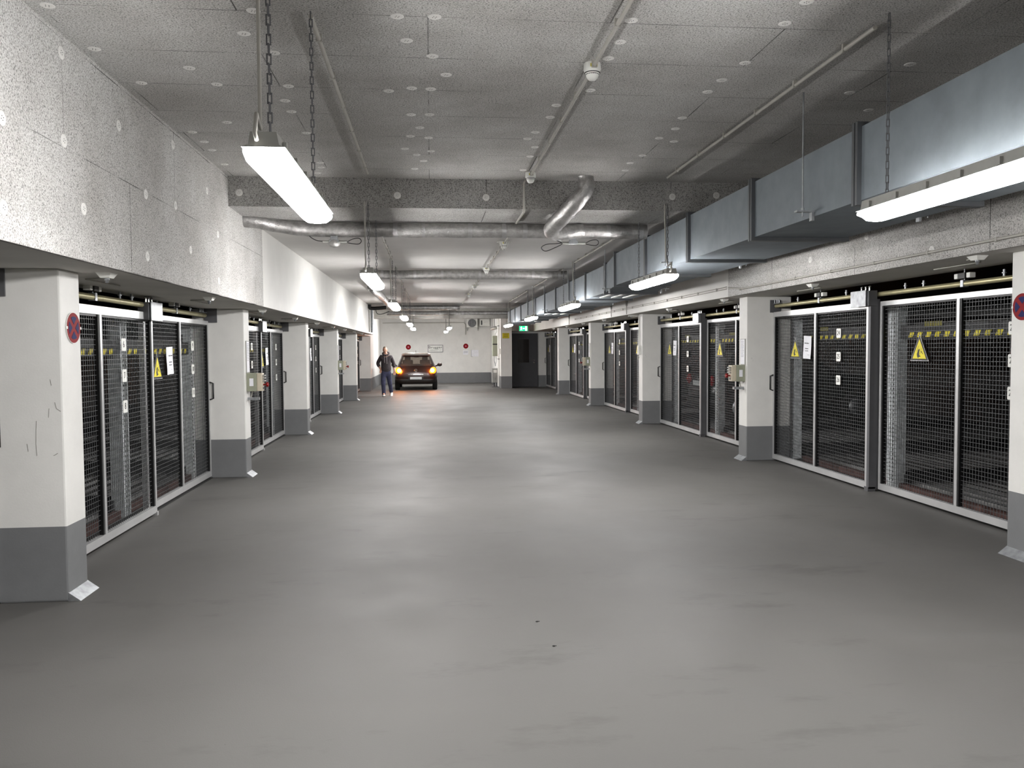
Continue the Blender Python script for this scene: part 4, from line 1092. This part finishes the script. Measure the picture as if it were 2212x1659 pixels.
# walking towards the camera (local -y is forward); x = viewer's right
P = thing('person', 'person in dark hooded top, blue jeans and white shoes walking beside the car', 'person', T(-1.58, 28.9, 0))
J = [(0, 0, .95, .11),            # 0 pelvis
     (.0, .0, 1.12, .11), (.0, .01, 1.30, .12), (.01, .01, 1.42, .09), (-.01, -.02, 1.52, .055), (-.02, -.05, 1.60, .06),
     (-.085, 0, .86, .075), (-.10, -.09, .52, .06), (-.085, -.03, .12, .046), (-.085, -.14, .045, .035),
     (.085, .02, .86, .075), (.12, .06, .53, .06), (.15, .28, .20, .046), (.16, .24, .10, .035),
     (-.16, .01, 1.38, .05), (-.30, .05, 1.16, .045), (-.19, -.05, .97, .034),
     (.175, .01, 1.37, .05), (.265, .05, 1.14, .045), (.295, -.03, .90, .032)]
E_ = [(0, 1), (1, 2), (2, 3), (3, 4), (4, 5), (0, 6), (6, 7), (7, 8), (8, 9), (0, 10), (10, 11), (11, 12), (12, 13), (3, 14), (14, 15), (15, 16), (3, 17), (17, 18), (18, 19)]
body = None
def hand(base, tip_dir, side, curl, j0):
    """joints + edges of a hand attached to wrist joint j0; five fingers"""
    bx, by, bz = base; js = []; es = []
    pz = (bx, by, bz-.05); js.append((*pz, .026)); es.append((j0, 0))
    for k in range(4):
        off = (k-1.5)*.019; ln = (.062, .075, .07, .055)[k]
        js.append((bx+off, by-.004, bz-.085, .0095)); es.append((0, len(js)-1, 1))
        js.append((bx+off*1.05, by-.012-curl*.3, bz-.085-ln*.55, .009)); es.append((len(js)-2, len(js)-1, 1))
        js.append((bx+off*1.0, by-.02-curl, bz-.085-ln, .008)); es.append((len(js)-2, len(js)-1, 1))
    js.append((bx-side*.035, by-.015, bz-.065, .011)); es.append((0, len(js)-1, 1))
    js.append((bx-side*.042, by-.03, bz-.1, .0095)); es.append((len(js)-2, len(js)-1, 1))
    return js, es
JJ = list(J); EE = list(E_)
for wrist, sd in ((16, -1), (19, 1)):
    js, es = hand(J[wrist][:3], None, sd, .02, wrist); o0 = len(JJ)
    JJ += js
    for e in es: EE.append((e[0]+o0 if len(e) == 3 else e[0], e[1]+o0))
body = skinned('body', JJ, EE, M['skin'], P, 0, 2)
# head, joined to the body mesh as one surface group
hb = MB()
def headpt(th, ph):
    # th from top (0) to bottom (pi), ph around; local -y front
    x = math.sin(th)*math.cos(ph); y = math.sin(th)*math.sin(ph); z = math.cos(th)
    rx, ry, rz = .078, .098, .122
    if z < 0: rx *= 1-.28*(-z); ry *= 1-.12*(-z)
    return Vector((x*rx, y*ry, z*rz))
vs = []; n = 24; m_ = 16
for i in range(m_+1):
    for k in range(n):
        p_ = headpt(PI*i/m_, 2*PI*k/n); ph = 2*PI*k/n
        fr = max(0, -math.sin(ph)); z = p_.z
        nose = math.exp(-((z+.012)/.022)**2)*math.exp(-(math.cos(ph)/.16)**2)*(fr > 0)
        eye = math.exp(-((z-.012)/.014)**2)*math.exp(-((abs(math.cos(ph))-.34)/.14)**2)*(fr > .5)
        p_.y -= nose*.022; p_.y += eye*.010
        p_.y -= math.exp(-((z+.05)/.012)**2)*math.exp(-(math.cos(ph)/.3)**2)*(fr > 0)*.006
        vs.append(p_)
hb.add(vs, [(i*n+k, (i+1)*n+k, (i+1)*n+(k+1) % n, i*n+(k+1) % n) for i in range(m_) for k in range(n)], True)
for s in (-1, 1): hb.ball((s*.078, .012, -.005), .03, 10, (.35, .6, 1.))
HM = T(-.025, -.045, 1.635) @ Matrix.Rotation(-.22, 4, 'Z') @ Matrix.Rotation(.14, 4, 'X')
bm = bmesh.new(); bm.from_mesh(body.data)
hm_ = hb.mesh('head', M['skin']); hm_.transform(HM); bm.from_mesh(hm_); bm.to_mesh(body.data); bm.free()
for p_ in body.data.polygons: p_.use_smooth = True
fc = MB()
for s in (-1, 1): fc.ball((s*.030, -.082, .012), .011, 10, (1.2, .6, .7))
fc.build('eye', M['eye'], P, HM)
MB().ball((0, -.088, -.052), .02, 10, (1.2, .4, .3)).build('mouth', M['mouth'], P, HM)
hr = MB(); vs = []
for i in range(0, 9):
    for k in range(n):
        th = PI*i/m_*1.05; ph = 2*PI*k/n; p_ = headpt(th, ph)*1.07
        back = max(0, math.sin(ph))
        if i > 4 and back < .15: p_ = headpt(PI*4.2/m_, ph)*1.04
        if i == 8: p_.z -= .02*back
        vs.append(p_)
hr.add(vs, [(i*n+k, (i+1)*n+k, (i+1)*n+(k+1) % n, i*n+(k+1) % n) for i in range(8) for k in range(n)], True)
hr.build('hair', M['hair'], P, HM)
hj = [(0, 0, .79, (.205, .17)), (0, 0, 1.04, (.185, .16)), (0, .01, 1.26, (.19, .16)), (0, .015, 1.38, (.175, .145)), (0, .01, 1.47, .09),
      (-.165, .01, 1.395, .08), (-.30, .05, 1.16, .07), (-.225, -.02, 1.03, .058), (.18, .01, 1.385, .08), (.27, .05, 1.14, .07), (.285, -.01, 1.0, .056)]
hoodie = skinned('hooded_top', hj, [(0, 1), (1, 2), (2, 3), (3, 4), (3, 5), (5, 6), (6, 7), (3, 8), (8, 9), (9, 10)], M['hoodie'], P)
MB().tube(smoothpath([(-.10, -.05, 1.50), (-.09, .05, 1.53), (0, .11, 1.55), (.09, .05, 1.53), (.10, -.05, 1.50), (.05, -.12, 1.45), (-.05, -.12, 1.45), (-.10, -.05, 1.50)], 4), .035, 10).build('hood', M['hoodie'], hoodie)
MB().tube([(-.045, -.155, 1.45), (-.04, -.175, 1.3), (-.035, -.175, 1.18)], .005, 6).build('drawstring', M['cord'], hoodie)
MB().tube([(.035, -.155, 1.45), (.04, -.175, 1.28), (.045, -.175, 1.15)], .005, 6).build('drawstring', M['cord'], hoodie)
tj = [(0, .0, 1.0, (.17, .14)), (-.0, 0, .88, (.175, .145)), (-.085, -.01, .74, .108), (-.10, -.09, .50, .086), (-.09, -.04, .20, .074), (-.088, -.02, .02, .075), (.085, .03, .74, .108), (.115, .06, .53, .086), (.145, .19, .28, .074), (.16, .30, .10, .072)]
skinned('jeans', tj, [(0, 1), (1, 2), (2, 3), (3, 4), (4, 5), (1, 6), (6, 7), (7, 8), (8, 9)], M['jeans'], P)
def shoe(Mx):
    m = MB()
    rings = []
    for y, w, h, z0 in ((.075, .03, .07, .01), (.05, .042, .105, 0), (0, .045, .10, 0), (-.07, .05, .075, 0), (-.14, .052, .055, 0), (-.19, .04, .04, .005), (-.205, .02, .025, .01)):
        rings.append([(w*math.cos(a)*(.9 if math.sin(a) > .3 else 1), y, z0+h/2+h/2*math.sin(a)) for a in [k*PI/6 for k in range(12)]])
    N = 12; vs = [p_ for r in rings for p_ in r]
    m.add(vs, [(i*N+k, (i+1)*N+k, (i+1)*N+(k+1) % N, i*N+(k+1) % N) for i in range(len(rings)-1) for k in range(N)], True)
    m.add(rings[0], [tuple(range(N))], True).add(rings[-1], [tuple(range(N))[::-1]], True)
    o = m.build('shoe', M['shoe'], P, Mx)
    MB().prism([(-.045, .07), (-.052, -.1), (-.04, -.19), (.04, -.19), (.052, -.1), (.045, .07)], -.002, .016).build('sole', M['sole'], o)
shoe(T(-.085, -.03, 0) @ Matrix.Rotation(.05, 4, 'Z'))
shoe(T(.165, .30, .075) @ Matrix.Rotation(.6, 4, 'X'))

for (x, y), lab in zip(((.62, 4.79), (.66, 4.38)), ('small dark crumb on the open floor, farther one of two', 'small dark crumb on the open floor, nearer one of two')):
    m = MB(); m.ball((0, 0, .003), .008, 8, (1.2, .7, .4)).ball((.013, .004, .002), .004, 6, (1., 1., .5))
    tag(m.build('floor_crumb', M['ink'], None, T(x, y, 0)), lab, 'debris')
# ------------------------------------------------------------------ camera, world, view
f, yaw, pitch, roll = 1750., .0995, .0436, -.0069
cy, sy = math.cos(yaw), math.sin(yaw)
fw = Vector((sy*math.cos(pitch), cy*math.cos(pitch), -math.sin(pitch)))
rt = Vector((cy, -sy, 0)); up = rt.cross(fw)
r_ = rt*math.cos(roll)+up*math.sin(roll); u_ = -rt*math.sin(roll)+up*math.cos(roll)
cd = D.cameras.new('camera'); co = D.objects.new('camera', cd); COL.objects.link(co)
cd.sensor_width = 36; cd.lens = f/2212*36; cd.clip_end = 200; cd.clip_start = .05
mx = Matrix((r_, u_, -fw)).transposed().to_4x4(); mx.translation = Vector((0, 0, 1.65)); co.matrix_world = mx
SC.camera = co
w = D.worlds.new('world'); SC.world = w; w.use_nodes = True
w.node_tree.nodes['Background'].inputs[0].default_value = (.02, .02, .02, 1)
w.node_tree.nodes['Background'].inputs[1].default_value = .3
vs_ = SC.view_settings; vs_.view_transform = 'Standard'; vs_.look = 'None'; vs_.gamma = 1; vs_.exposure = 1.2
SC.cycles.max_bounces = 8; SC.cycles.diffuse_bounces = 5; SC.cycles.caustics_reflective = False; SC.cycles.caustics_refractive = False
SC.cycles.sample_clamp_indirect = 6.
